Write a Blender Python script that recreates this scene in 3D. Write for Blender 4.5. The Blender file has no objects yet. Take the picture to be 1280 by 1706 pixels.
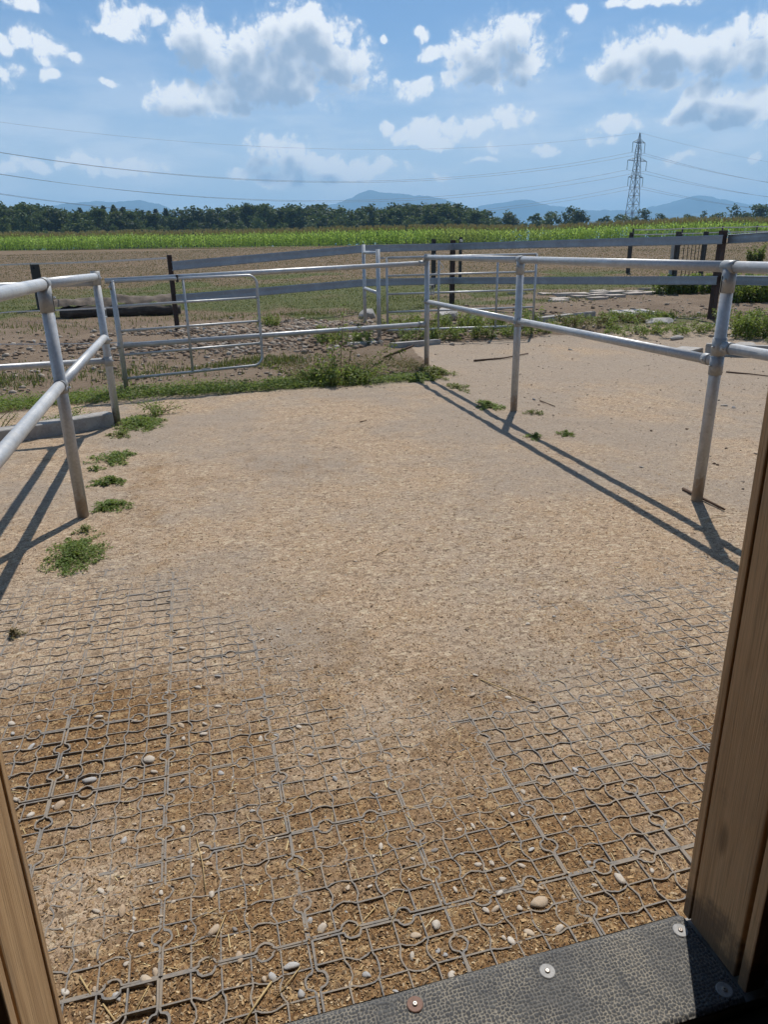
import bpy, bmesh, math, random
import numpy as np
from mathutils import Vector, Matrix

sc = bpy.context.scene
COL = sc.collection
rad = math.radians

# ------------------------------------------------------------------ camera
cam_d = bpy.data.cameras.new("camera")
cam = bpy.data.objects.new("camera", cam_d)
COL.objects.link(cam)
sc.camera = cam
cam_d.sensor_fit = 'HORIZONTAL'
cam_d.sensor_width = 36.0
cam_d.lens = 36.0 * 1175.0 / 1280.0
cam_d.clip_start = 0.02
cam_d.clip_end = 30000.0
Rv = Vector((0.96594099, -0.25827651, -0.01585071))
Dv = Vector((-0.10331959, -0.32879905, -0.93873119))
Fv = Vector((0.23724051, 0.90839663, -0.3442855))
m = Matrix((Rv, -Dv, -Fv)).transposed().to_4x4()
m.translation = Vector((0, 0, 1.498))
cam.matrix_world = m

# ------------------------------------------------------------------ light
SUN_AZ, SUN_EL = 30.0, 56.5          # azimuth from +Y towards +X
SUN = Vector((math.sin(rad(SUN_AZ)) * math.cos(rad(SUN_EL)),
              math.cos(rad(SUN_AZ)) * math.cos(rad(SUN_EL)), math.sin(rad(SUN_EL))))
sd = bpy.data.lights.new("sun", 'SUN')
sd.energy = 5.0
sd.angle = rad(0.5)
sd.color = (1.0, 0.955, 0.89)
sun = bpy.data.objects.new("sun", sd)
COL.objects.link(sun)
sun.rotation_euler = SUN.to_track_quat('Z', 'Y').to_euler()
sun.location = (20, 30, 60)

sc.view_settings.view_transform = 'Standard'
sc.view_settings.look = 'None'
sc.view_settings.exposure = 0.0
sc.view_settings.gamma = 1.0
sc.view_settings.use_curve_mapping = False
sc.render.engine = 'CYCLES'
sc.cycles.use_denoising = True
try:
    sc.cycles.denoiser = 'OPENIMAGEDENOISE'
    sc.cycles.denoising_prefilter = 'ACCURATE'
except Exception:
    pass
sc.cycles.use_adaptive_sampling = True
sc.cycles.adaptive_threshold = 0.02
sc.cycles.max_bounces = 6
sc.cycles.diffuse_bounces = 3
sc.cycles.glossy_bounces = 3
sc.cycles.transmission_bounces = 4
sc.cycles.volume_bounces = 1
sc.cycles.transparent_max_bounces = 8
sc.cycles.caustics_reflective = False
sc.cycles.caustics_refractive = False


class NT:
    """small helper round a node tree"""
    def __init__(self, tree):
        self.t = tree
        self.n = tree.nodes
        self.l = tree.links

    def node(self, typ, **kw):
        nd = self.n.new(typ)
        for k, v in kw.items():
            setattr(nd, k, v)
        return nd

    def put(self, sock, v):
        if hasattr(v, 'is_output') or isinstance(v, bpy.types.NodeSocket):
            self.l.new(v, sock)
        elif v is not None:
            sock.default_value = v

    def math(self, op, a, b=None, c=None, clamp=False):
        nd = self.node('ShaderNodeMath', operation=op, use_clamp=clamp)
        self.put(nd.inputs[0], a)
        if b is not None:
            self.put(nd.inputs[1], b)
        if c is not None:
            self.put(nd.inputs[2], c)
        return nd.outputs[0]

    def vmath(self, op, a, b=None, c=None):
        nd = self.node('ShaderNodeVectorMath', operation=op)
        self.put(nd.inputs[0], a)
        if b is not None:
            self.put(nd.inputs[1], b)
        if c is not None:
            self.put(nd.inputs[2], c)
        return nd.outputs['Value'] if op in ('DOT_PRODUCT', 'LENGTH', 'DISTANCE') else nd.outputs['Vector']

    def ramp(self, fac, lo, hi, a=0.0, b=1.0, smooth=True):
        nd = self.node('ShaderNodeMapRange', interpolation_type='SMOOTHSTEP' if smooth else 'LINEAR')
        self.put(nd.inputs['Value'], fac)
        nd.inputs['From Min'].default_value = lo
        nd.inputs['From Max'].default_value = hi
        nd.inputs['To Min'].default_value = a
        nd.inputs['To Max'].default_value = b
        return nd.outputs['Result']

    def mix(self, fac, a, b, mode='MIX'):
        nd = self.node('ShaderNodeMix', data_type='RGBA', blend_type=mode)
        nd.clamp_factor = True
        self.put(nd.inputs[0], fac)
        for s, v in ((nd.inputs[6], a), (nd.inputs[7], b)):
            if isinstance(v, (tuple, list)):
                v = (v[0], v[1], v[2], 1.0)
            self.put(s, v)
        return nd.outputs[2]

    def noise(self, vec, scale, detail=4.0, rough=0.55, dist=0.0, out='Fac', lac=2.0, dim='3D'):
        nd = self.node('ShaderNodeTexNoise', noise_dimensions=dim)
        if vec is not None:
            self.l.new(vec, nd.inputs['Vector'])
        nd.inputs['Scale'].default_value = scale
        nd.inputs['Detail'].default_value = detail
        nd.inputs['Roughness'].default_value = rough
        nd.inputs['Distortion'].default_value = dist
        nd.inputs['Lacunarity'].default_value = lac
        return nd.outputs[out]

    def voronoi(self, vec, scale, feature='F1', out='Distance', detail=0.0, rough=0.5, rnd=1.0, dim='3D'):
        nd = self.node('ShaderNodeTexVoronoi', feature=feature, voronoi_dimensions=dim)
        if vec is not None:
            self.l.new(vec, nd.inputs['Vector'])
        nd.inputs['Scale'].default_value = scale
        nd.inputs['Detail'].default_value = detail
        nd.inputs['Roughness'].default_value = rough
        nd.inputs['Randomness'].default_value = rnd
        return nd.outputs[out]

    def mapping(self, vec, scale=(1, 1, 1), rot=(0, 0, 0), loc=(0, 0, 0)):
        nd = self.node('ShaderNodeMapping')
        self.l.new(vec, nd.inputs['Vector'])
        nd.inputs['Scale'].default_value = scale
        nd.inputs['Rotation'].default_value = rot
        nd.inputs['Location'].default_value = loc
        return nd.outputs['Vector']


# ------------------------------------------------------------------ world: sky and cumulus
# every cloud is a handful of lobes: azimuth, elevation, half width, half height (degrees)
CLOUDS = [
    (2.44, 13.25, 1.99, 1.83), (5.19, 12.66, 3.67, 1.87), (9.36, 13.56, 3.72, 2.19), (11.8, 12.2, 2.52, 1.91), (13.45, 11.31, 1.48, 0.89), (1.31, 10.31, 2.42, 1.13),
    (7.13, 11.13, 5.4, 1.59), (3.31, 10.0, 2.46, 0.89), (-2.23, 14.48, 2.45, 0.89), (-3.75, 14.23, 1.3, 0.47), (-8.4, 13.12, 1.4, 0.79), (-7.3, 12.42, 1.26, 0.96),
    (-5.72, 12.2, 0.74, 0.49), (-9.8, 11.12, 1.05, 0.81), (-7.0, 10.98, 0.44, 0.4), (-9.67, 12.71, 0.86, 0.63), (23.48, 13.1, 3.06, 1.68), (21.45, 12.34, 2.49, 1.38),
    (25.15, 12.17, 1.83, 1.37), (18.53, 12.68, 1.46, 0.55), (17.69, 13.75, 0.75, 0.47), (22.74, 11.07, 1.67, 0.88), (17.27, 10.71, 1.7, 0.65), (19.6, 11.0, 1.27, 0.71),
    (31.53, 11.6, 2.32, 1.52), (34.14, 11.88, 2.62, 1.48), (36.76, 11.32, 2.9, 1.64), (39.48, 11.84, 2.42, 1.91), (33.94, 10.4, 2.28, 0.68), (38.71, 12.39, 1.4, 1.26),
    (37.45, 8.94, 3.11, 0.96), (35.72, 8.04, 1.89, 0.6), (39.65, 8.42, 2.13, 1.02), (37.98, 7.7, 2.2, 0.35), (15.76, 8.65, 0.86, 0.64), (18.57, 8.03, 1.94, 0.91),
    (21.14, 8.4, 2.14, 0.67), (24.1, 8.56, 1.89, 0.92), (17.7, 7.44, 1.3, 0.38), (31.69, 8.01, 1.98, 0.72), (30.99, 7.06, 1.21, 0.37), (7.67, 6.7, 2.59, 1.35),
    (10.23, 5.91, 3.5, 0.98), (14.18, 5.87, 2.2, 0.79), (5.43, 5.54, 1.72, 0.59), (7.56, 5.14, 2.18, 0.79), (-6.29, 6.23, 1.72, 0.66), (-4.02, 5.91, 2.75, 0.75),
    (-2.05, 5.79, 1.21, 0.53), (-9.33, 5.82, 1.28, 0.54), (-10.8, 5.67, 0.71, 0.43), (19.24, 5.46, 0.97, 0.32), (26.91, 6.95, 1.46, 0.45), (22.06, 6.29, 1.08, 0.31),
    (22.68, 6.96, 0.86, 0.31), (36.2, 5.68, 1.52, 0.33), (40.61, 5.53, 0.64, 0.36), (33.43, 14.73, 3.5, 0.4), (27.79, 14.49, 0.98, 0.48), (15.19, 13.47, 0.58, 0.3),
    (-8.11, 14.66, 1.22, 0.36), (-3.34, 10.67, 0.84, 0.27)]


def make_world():
    w = bpy.data.worlds.new("World")
    sc.world = w
    w.use_nodes = True
    w.node_tree.nodes.clear()
    # field of cloud thickness as a node group of direction (azimuth, elevation in degrees)
    def field(name, lobes, full):
        g = bpy.data.node_groups.new(name, 'ShaderNodeTree')
        g.interface.new_socket("P", in_out='INPUT', socket_type='NodeSocketVector')
        g.interface.new_socket("D", in_out='OUTPUT', socket_type='NodeSocketFloat')
        G = NT(g)
        gi = G.node('NodeGroupInput')
        go = G.node('NodeGroupOutput')
        P = gi.outputs[0]
        # bend the coordinates a little so that the lobes are not ellipses
        wn = G.noise(P, 0.30, 2.0, 0.55, out='Color', dim='2D')
        wv = G.vmath('SUBTRACT', wn, (0.5, 0.5, 0.5))
        Pw = G.vmath('MULTIPLY_ADD', wv, (3.0, 1.8, 0.0), P)
        cur = None
        for (a, e, ra, re) in lobes:
            d = G.vmath('MULTIPLY_ADD', Pw, (1.0 / ra, 1.0 / re, 0), (-a / ra, -e / re, 0))
            q = G.vmath('DOT_PRODUCT', d, d)
            if ra * re < 1.6:
                q = G.math('ADD', q, 0.22)
            cur = q if cur is None else G.math('SMOOTH_MIN', cur, q, 0.35)
        body = G.math('SUBTRACT', 1.55, cur)
        # fair-weather cumulus all over the rest of the sky
        sx = G.node('ShaderNodeSeparateXYZ')
        G.l.new(P, sx.inputs[0])
        dd = G.vmath('MULTIPLY', G.vmath('SUBTRACT', P, (15.0, 8.0, 0)), (1 / 38.0, 1 / 24.0, 0))
        out_ = G.ramp(G.vmath('DOT_PRODUCT', dd, dd), 0.8, 1.3)
        sc_ = G.noise(G.mapping(P, (0.05, 0.085, 1)), 1.0, 2.0, 0.5, dim='2D')
        far = G.math('MULTIPLY_ADD', G.math('SUBTRACT', sc_, 0.60), 11.0, G.math('MULTIPLY', G.math('SUBTRACT', out_, 1.0), 6.0))
        body = G.math('MAXIMUM', G.math('MAXIMUM', body, G.math('MINIMUM', far, 0.8)), -2.5)
        big = G.noise(P, 0.42, 5.0 if full else 2.0, 0.56, dim='2D')
        x = G.math('MULTIPLY_ADD', G.math('SUBTRACT', big, 0.5), 1.9, body)
        if full:
            billow = G.voronoi(G.vmath('MULTIPLY_ADD', wv, (1.5, 1.5, 0), P), 0.85, 'F1', 'Distance', 3.0, 0.55, dim='2D')
            fine = G.noise(P, 3.2, 5.0, 0.70, dim='2D')
            x = G.math('MULTIPLY_ADD', G.math('SUBTRACT', 0.46, billow), 1.05, x)
            x = G.math('MULTIPLY_ADD', G.math('SUBTRACT', fine, 0.5), 0.62, x)
        G.l.new(x, go.inputs[0])
        return g
    g = field("cloud_field", CLOUDS, True)
    g2 = field("cloud_shade", [c for c in CLOUDS if c[2] * c[3] > 2.2], False)

    N = NT(w.node_tree)
    out = N.node('ShaderNodeOutputWorld')
    bg = N.node('ShaderNodeBackground')
    bg.inputs['Strength'].default_value = 0.10
    N.l.new(bg.outputs[0], out.inputs[0])
    sky = N.node('ShaderNodeTexSky', sky_type='NISHITA')
    sky.sun_disc = False
    sky.sun_elevation = rad(SUN_EL)
    sky.sun_rotation = rad(SUN_AZ)
    sky.altitude = 400.0
    sky.air_density = 1.0
    sky.dust_density = 0.25
    sky.ozone_density = 2.5
    tc = N.node('ShaderNodeTexCoord')
    sx = N.node('ShaderNodeSeparateXYZ')
    N.l.new(tc.outputs['Generated'], sx.inputs[0])
    az = N.math('MULTIPLY', N.math('ARCTAN2', sx.outputs[0], sx.outputs[1]), 180 / math.pi)
    el = N.math('MULTIPLY', N.math('ARCSINE', sx.outputs[2]), 180 / math.pi)
    cb = N.node('ShaderNodeCombineXYZ')
    N.l.new(az, cb.inputs[0])
    N.l.new(el, cb.inputs[1])
    P0 = cb.outputs[0]
    f0 = N.node('ShaderNodeGroup', node_tree=g)
    N.l.new(P0, f0.inputs[0])
    f1 = N.node('ShaderNodeGroup', node_tree=g2)
    N.l.new(N.vmath('ADD', P0, (0.25, 1.15, 0)), f1.inputs[0])
    d0, d1 = f0.outputs[0], f1.outputs[0]
    cover = N.math('ADD', N.ramp(d0, -0.60, 0.55, 0.0, 0.24), N.ramp(d0, -0.02, 0.72, 0.0, 0.76))
    # thick cloud with more cloud between it and the sun is grey, thin rims are white
    grey = N.ramp(N.math('MULTIPLY_ADD', d0, 0.22, N.math('MULTIPLY', d1, 0.78)), 0.50, 1.50)
    white = (11.0, 11.1, 11.2)
    dark = (3.9, 4.9, 6.4)
    ccol = N.mix(grey, white, dark)
    # thin milky veils low over the horizon
    veil = N.noise(N.mapping(P0, (0.10, 0.42, 1.0)), 1.0, 5.0, 0.6, dim='2D')
    veil = N.math('MULTIPLY', N.ramp(veil, 0.36, 0.70), N.ramp(el, 17.0, 4.0, 0.0, 0.50))
    skyc = N.mix(1.0, sky.outputs[0], (0.80, 0.93, 1.02), 'MULTIPLY')
    skyc = N.mix(N.ramp(el, 15.0, 1.0, 0.0, 0.72), skyc, (8.4, 9.0, 9.8))
    c = N.mix(veil, skyc, (10.4, 10.7, 11.2))
    low = N.ramp(el, 1.0, 9.0, 0.92, 1.0)
    c = N.mix(N.math('MULTIPLY', cover, low), c, ccol)
    N.l.new(c, bg.inputs['Color'])
    w.cycles.sampling_method = 'MANUAL'
    w.cycles.sample_map_resolution = 512


make_world()


# ------------------------------------------------------------------ building helpers
def _h(ix, iy, seed):
    n = (ix.astype(np.int64) * 374761393 + iy.astype(np.int64) * 668265263 + seed * 974634777) & 0xffffffff
    n = ((n ^ (n >> 13)) * 1274126177) & 0xffffffff
    n = n ^ (n >> 16)
    return (n & 0xffff) / 65535.0


def vnoise(x, y, seed=0):
    x = np.asarray(x, float)
    y = np.asarray(y, float)
    ix = np.floor(x)
    iy = np.floor(y)
    fx, fy = x - ix, y - iy
    fx = fx * fx * (3 - 2 * fx)
    fy = fy * fy * (3 - 2 * fy)
    a = _h(ix, iy, seed)
    b = _h(ix + 1, iy, seed)
    c = _h(ix, iy + 1, seed)
    d = _h(ix + 1, iy + 1, seed)
    return (a + (b - a) * fx) * (1 - fy) + (c + (d - c) * fx) * fy


def fbm(x, y, seed=0, octv=4, gain=0.5):
    s = 0.0
    amp = 1.0
    tot = 0.0
    for o in range(octv):
        s = s + amp * vnoise(x * 2 ** o + 17.3 * o, y * 2 ** o - 9.1 * o, seed + o * 13)
        tot += amp
        amp *= gain
    return s / tot


def gauss(x, y, cx, cy, rx, ry):
    return np.exp(-(((x - cx) / rx) ** 2 + ((y - cy) / ry) ** 2))


def sstep(a, b, x):
    t = np.clip((np.asarray(x, float) - a) / (b - a), 0, 1)
    return t * t * (3 - 2 * t)


ORIGIN = {}


def mesh_np(name, verts, faces, mats, smooth=False, midx=None):
    """faces: (n,k) array or list of tuples"""
    me = bpy.data.meshes.new(name)
    verts = np.asarray(verts, np.float32)
    if isinstance(faces, np.ndarray):
        n, k = faces.shape
        me.vertices.add(len(verts))
        me.vertices.foreach_set('co', verts.ravel())
        me.loops.add(n * k)
        me.loops.foreach_set('vertex_index', faces.astype(np.int32).ravel())
        me.polygons.add(n)
        me.polygons.foreach_set('loop_start', np.arange(0, n * k, k, dtype=np.int32))
        me.polygons.foreach_set('loop_total', np.full(n, k, np.int32))
        me.update(calc_edges=True)
    else:
        me.from_pydata([tuple(v) for v in verts.tolist()], [], faces)
        me.update()
    for mt in (mats if isinstance(mats, (list, tuple)) else [mats]):
        me.materials.append(mt)
    if midx is not None:
        me.polygons.foreach_set('material_index', np.asarray(midx, np.int32))
    if smooth:
        me.polygons.foreach_set('use_smooth', np.ones(len(me.polygons), bool))
    me.validate()
    return me


def add(name, me, parent=None, loc=None):
    o = bpy.data.objects.new(name, me)
    COL.objects.link(o)
    if parent is not None:
        o.parent = parent
    if loc is not None:
        o.location = loc
    ORIGIN[o.name] = ORIGIN.get(parent.name, Vector((0, 0, 0))) if parent is not None else Vector(loc or (0, 0, 0))
    return o


def tag(o, label=None, cat=None, group=None, kind=None):
    if label:
        o['label'] = label
    if cat:
        o['category'] = cat
    if group:
        o['group'] = group
    if kind:
        o['kind'] = kind
    return o


def thing(name, loc, label, cat, group=None):
    o = bpy.data.objects.new(name, None)
    o.empty_display_size = 0.2
    COL.objects.link(o)
    o.location = loc
    ORIGIN[o.name] = Vector(loc)
    return tag(o, label, cat, group)


class MB:
    """collects geometry in world coordinates; build() links it as one mesh object"""
    def __init__(self):
        self.v = []
        self.f = []
        self.m = []
        self.s = []

    def raw(self, vs, fs, mi=0, smooth=False):
        o = len(self.v)
        self.v += [tuple(p) for p in vs]
        for f in fs:
            self.f.append(tuple(i + o for i in f))
            self.m.append(mi)
            self.s.append(smooth)
        return self

    def box(self, c, size, rz=0.0, rx=0.0, ry=0.0, mi=0, jitter=0.0, bevel=0.0):
        sx, sy, sz = size[0] / 2, size[1] / 2, size[2] / 2
        M = Matrix.Rotation(rz, 3, 'Z') @ Matrix.Rotation(rx, 3, 'X') @ Matrix.Rotation(ry, 3, 'Y')
        if bevel <= 0:
            pts = [(x, y, z) for x in (-sx, sx) for y in (-sy, sy) for z in (-sz, sz)]
            fs = [(0, 1, 3, 2), (4, 6, 7, 5), (0, 4, 5, 1), (2, 3, 7, 6), (0, 2, 6, 4), (1, 5, 7, 3)]
        else:
            bm = bmesh.new()
            bmesh.ops.create_cube(bm, size=1.0)
            for v in bm.verts:
                v.co = Vector((v.co.x * 2 * sx, v.co.y * 2 * sy, v.co.z * 2 * sz))
            bmesh.ops.bevel(bm, geom=list(bm.edges), offset=bevel, segments=2, affect='EDGES', profile=0.5)
            bm.verts.index_update()
            pts = [tuple(v.co) for v in bm.verts]
            fs = [tuple(v.index for v in f.verts) for f in bm.faces]
            bm.free()
        C0 = Vector(c)
        vs = []
        for p in pts:
            q = Vector(p)
            if jitter:
                q += Vector((random.uniform(-1, 1), random.uniform(-1, 1), random.uniform(-1, 1))) * jitter
            vs.append(C0 + M @ q)
        return self.raw(vs, fs, mi)

    def tube(self, pts, r, n=14, caps=True, mi=0, smooth=True):
        pts = [Vector(p) for p in pts]
        rr = r if isinstance(r, (list, tuple)) else [r] * len(pts)
        o = len(self.v)
        up = None
        for i, p in enumerate(pts):
            if i == 0:
                t = pts[1] - pts[0]
            elif i == len(pts) - 1:
                t = pts[-1] - pts[-2]
            else:
                t = (pts[i + 1] - pts[i]).normalized() + (pts[i] - pts[i - 1]).normalized()
            t.normalize()
            if up is None:
                ref = Vector((0, 0, 1)) if abs(t.z) < 0.9 else Vector((1, 0, 0))
                a = t.cross(ref).normalized()
            else:
                a = (up - t * up.dot(t)).normalized()
            up = a
            b = t.cross(a)
            for k in range(n):
                th = 2 * math.pi * k / n
                self.v.append(tuple(p + (a * math.cos(th) + b * math.sin(th)) * rr[i]))
        for i in range(len(pts) - 1):
            for k in range(n):
                k2 = (k + 1) % n
                self.f.append((o + i * n + k, o + i * n + k2, o + (i + 1) * n + k2, o + (i + 1) * n + k))
                self.m.append(mi)
                self.s.append(smooth)
        if caps:
            self.f.append(tuple(o + k for k in range(n - 1, -1, -1)))
            self.m.append(mi)
            self.s.append(False)
            e = o + (len(pts) - 1) * n
            self.f.append(tuple(e + k for k in range(n)))
            self.m.append(mi)
            self.s.append(False)
        return self

    def build(self, name, mats, parent=None, loc=None):
        org = ORIGIN[parent.name] if parent is not None else Vector(loc or (0, 0, 0))
        me = bpy.data.meshes.new(name)
        me.from_pydata([(v[0] - org.x, v[1] - org.y, v[2] - org.z) for v in self.v], [], self.f)
        for mt in (mats if isinstance(mats, (list, tuple)) else [mats]):
            me.materials.append(mt)
        me.polygons.foreach_set('material_index', np.asarray(self.m, np.int32))
        me.polygons.foreach_set('use_smooth', np.asarray(self.s, bool))
        me.update()
        return add(name, me, parent, loc if parent is None else None)


# ------------------------------------------------------------------ materials
def new_mat(name):
    mt = bpy.data.materials.new(name)
    mt.use_nodes = True
    t = mt.node_tree
    t.nodes.clear()
    N = NT(t)
    out = N.node('ShaderNodeOutputMaterial')
    b = N.node('ShaderNodeBsdfPrincipled')
    N.l.new(b.outputs[0], out.inputs[0])
    tc = N.node('ShaderNodeTexCoord')
    geo = N.node('ShaderNodeNewGeometry')
    return mt, N, b, tc, geo


def bump(N, b, h, strength=0.3, dist=0.01):
    bp = N.node('ShaderNodeBump')
    bp.inputs['Strength'].default_value = strength
    bp.inputs['Distance'].default_value = dist
    N.l.new(h, bp.inputs['Height'])
    N.l.new(bp.outputs[0], b.inputs['Normal'])


def m_galv(name, base=(0.56, 0.58, 0.60), rough=0.40, metal=0.75, dirt=0.35):
    mt, N, b, tc, geo = new_mat(name)
    P = geo.outputs['Position']
    sp = N.voronoi(P, 70.0, 'F1', 'Color')
    bw = N.node('ShaderNodeRGBToBW')
    N.l.new(sp, bw.inputs[0])
    n1 = N.noise(P, 9.0, 6.0, 0.62)
    n2 = N.noise(N.mapping(P, (30, 30, 3)), 1.0, 4.0, 0.6)
    c = N.mix(N.math('MULTIPLY', bw.outputs[0], 0.60), base, (base[0] * 0.62, base[1] * 0.64, base[2] * 0.67))
    c = N.mix(N.ramp(N.noise(P, 2.6, 5.0, 0.65), 0.45, 0.70, 0, 0.45), c, (base[0] * 1.35, base[1] * 1.35, base[2] * 1.34))
    c = N.mix(N.ramp(n1, 0.50, 0.78, 0, dirt), c, (0.36, 0.33, 0.29))
    c = N.mix(N.ramp(n2, 0.60, 0.85, 0, 0.30), c, (0.70, 0.70, 0.69))
    sz = N.node('ShaderNodeSeparateXYZ')
    N.l.new(P, sz.inputs[0])
    mud = N.math('ADD', N.ramp(sz.outputs[2], 0.02, 0.30, 0.42, 0.0), N.noise(P, 26.0, 5.0, 0.7))
    mudf = N.ramp(mud, 0.62, 0.88, 0, 0.8)
    c = N.mix(mudf, c, (0.27, 0.205, 0.145))
    N.put(b.inputs['Base Color'], c)
    N.put(b.inputs['Metallic'], N.math('MULTIPLY', N.math('SUBTRACT', 1.0, mudf), metal))
    N.put(b.inputs['Roughness'], N.ramp(n1, 0.3, 0.75, rough - 0.06, rough + 0.16))
    bump(N, b, n1, 0.12, 0.004)
    return mt


def m_plain(name, col, col2=None, scale=20.0, rough=0.8, bstr=0.3, bdist=0.005, metal=0.0, stretch=(1, 1, 1)):
    mt, N, b, tc, geo = new_mat(name)
    P = N.mapping(geo.outputs['Position'], stretch)
    n1 = N.noise(P, scale, 6.0, 0.6)
    n2 = N.noise(P, scale * 5.3, 4.0, 0.6)
    c2 = col2 or tuple(v * 0.6 for v in col)
    c = N.mix(N.ramp(n1, 0.32, 0.70), col, c2)
    c = N.mix(N.ramp(n2, 0.35, 0.75, 0, 0.35), c, tuple(min(1, v * 1.35) for v in col))
    N.put(b.inputs['Base Color'], c)
    b.inputs['Roughness'].default_value = rough
    b.inputs['Metallic'].default_value = metal
    bump(N, b, N.math('ADD', n1, N.math('MULTIPLY', n2, 0.5)), bstr, bdist)
    return mt


def m_leaf(name, cols, transl=0.25, rough=0.6, scale=0.0, dry=None, tglow=(0.35, 0.45, 0.06)):
    """leaves: colour picked per leaf (mesh island), some light through the blade"""
    mt, N, b, tc, geo = new_mat(name)
    r = geo.outputs['Random Per Island']
    rp = N.node('ShaderNodeValToRGB')
    rp.color_ramp.interpolation = 'LINEAR'
    els = rp.color_ramp.elements
    while len(els) < len(cols):
        els.new(0.5)
    for i, cc in enumerate(cols):
        els[i].position = i / (len(cols) - 1)
        els[i].color = (cc[0], cc[1], cc[2], 1)
    N.l.new(r, rp.inputs[0])
    c = rp.outputs[0]
    if scale and dry:
        n = N.noise(geo.outputs['Position'], scale, 4.0, 0.6)
        c = N.mix(N.ramp(n, 0.47, 0.68, 0, 0.85), c, dry)
    N.put(b.inputs['Base Color'], c)
    b.inputs['Roughness'].default_value = rough
    b.inputs['Specular IOR Level'].default_value = 0.25
    if transl > 0:
        tr = N.node('ShaderNodeBsdfTranslucent')
        N.put(tr.inputs['Color'], N.mix(0.5, c, tglow))
        mx = N.node('ShaderNodeMixShader')
        mx.inputs[0].default_value = transl
        out = [n for n in N.n if n.type == 'OUTPUT_MATERIAL'][0]
        N.l.new(b.outputs[0], mx.inputs[1])
        N.l.new(tr.outputs[0], mx.inputs[2])
        N.l.new(mx.outputs[0], out.inputs[0])
    return mt


def m_wood(name, light, dark, rough=0.75, axis=(38, 38, 1.6), wear=0.3):
    mt, N, b, tc, geo = new_mat(name)
    P = geo.outputs['Position']
    w = N.noise(N.mapping(P, axis), 1.0, 7.0, 0.62, 0.6)
    fibre = N.noise(N.mapping(P, (axis[0] * 7, axis[1] * 7, axis[2] * 3)), 1.0, 3.0, 0.6)
    blot = N.noise(P, 5.0, 4.0, 0.6)
    c = N.mix(N.ramp(w, 0.35, 0.66), light, dark)
    c = N.mix(N.ramp(fibre, 0.46, 0.74, 0, 0.55), c, tuple(v * 0.55 for v in dark))
    c = N.mix(N.ramp(blot, 0.5, 0.75, 0, wear), c, (0.30, 0.25, 0.19))
    # splashes and grime near the ground, a few drying cracks
    sz = N.node('ShaderNodeSeparateXYZ')
    N.l.new(P, sz.inputs[0])
    gr = N.math('ADD', N.ramp(sz.outputs[2], 0.02, 0.22, 0.40, 0.0), N.noise(P, 11.0, 5.0, 0.65))
    c = N.mix(N.ramp(gr, 0.60, 0.90, 0, 0.75), c, (0.085, 0.060, 0.040))
    ck = N.noise(N.mapping(P, (axis[0] * 1.6, axis[1] * 1.6, axis[2] * 0.35)), 1.0, 2.0, 0.5)
    c = N.mix(N.ramp(ck, 0.70, 0.74, 0, 0.7), c, tuple(v * 0.2 for v in dark))
    # knots
    kn = N.voronoi(N.mapping(P, (7, 7, 2.2)), 1.0, 'F1', 'Distance')
    c = N.mix(N.ramp(kn, 0.13, 0.04, 0, 0.7), c, tuple(v * 0.4 for v in dark))
    N.put(b.inputs['Base Color'], c)
    b.inputs['Roughness'].default_value = rough
    bump(N, b, N.math('ADD', w, N.math('MULTIPLY', fibre, 0.7)), 0.45, 0.004)
    return mt


M = {}
M['galv'] = m_galv('galvanised_tube', (0.47, 0.475, 0.475), 0.46, 0.38, 0.45)
M['galv_fit'] = m_galv('galvanised_fitting', (0.37, 0.375, 0.37), 0.52, 0.40, 0.6)
M['galv_beam'] = m_galv('galvanised_beam', (0.30, 0.325, 0.36), 0.45, 0.5, 0.25)
M['bolt'] = m_galv('bolt_steel', (0.62, 0.62, 0.62), 0.3, 0.95, 0.2)
M['slot'] = m_plain('dark_slot', (0.015, 0.015, 0.016), None, 30, 0.9)
M['blackpost'] = m_plain('dark_post_plastic', (0.030, 0.027, 0.026), (0.05, 0.042, 0.036), 12, 0.75, 0.3, 0.006)
M['rustpost'] = m_plain('rusty_post_steel', (0.055, 0.030, 0.022), (0.030, 0.020, 0.018), 16, 0.85, 0.4, 0.004)
M['tape'] = m_plain('fence_tape', (0.72, 0.66, 0.60), (0.58, 0.50, 0.44), 40, 0.8, 0.1)
M['concrete'] = m_plain('old_concrete', (0.36, 0.34, 0.31), (0.24, 0.22, 0.20), 9, 0.9, 0.6, 0.01)
M['slabstone'] = m_plain('pale_slab', (0.42, 0.39, 0.35), (0.28, 0.25, 0.22), 7, 0.9, 0.5, 0.01)
M['tile'] = None

# ------------------------------------------------------------------ ground
TS = 1.0 / 3.0                       # paving grid tile, metres
TX0, TY0 = -0.2148, 1.2109           # one tile corner


def expose(x, y):
    """how far the loose sand lies below the top of the paving grid (metres)"""
    yl = 2.35 + 1.25 * (1 - sstep(-0.25, 0.55, x)) + 0.45 * sstep(1.1, 2.0, x)
    e = 0.0073 * (1 - sstep(yl - 0.75, yl + 0.80, y))
    e = e + 0.0022 * np.exp(-((np.maximum(y, 1.0) - 1.0) / 0.45) ** 2)
    e = e + 0.0060 * gauss(x, y, -0.56, 1.98, 0.26, 0.26)
    e = e + 0.0060 * gauss(x, y, -0.30, 1.10, 0.22, 0.10)
    e = e - 0.0022 * gauss(x, y, -0.42, 1.42, 0.20, 0.18)
    e = e - 0.0022 * gauss(x, y, 0.75, 2.20, 0.40, 0.30)
    return e


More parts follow.
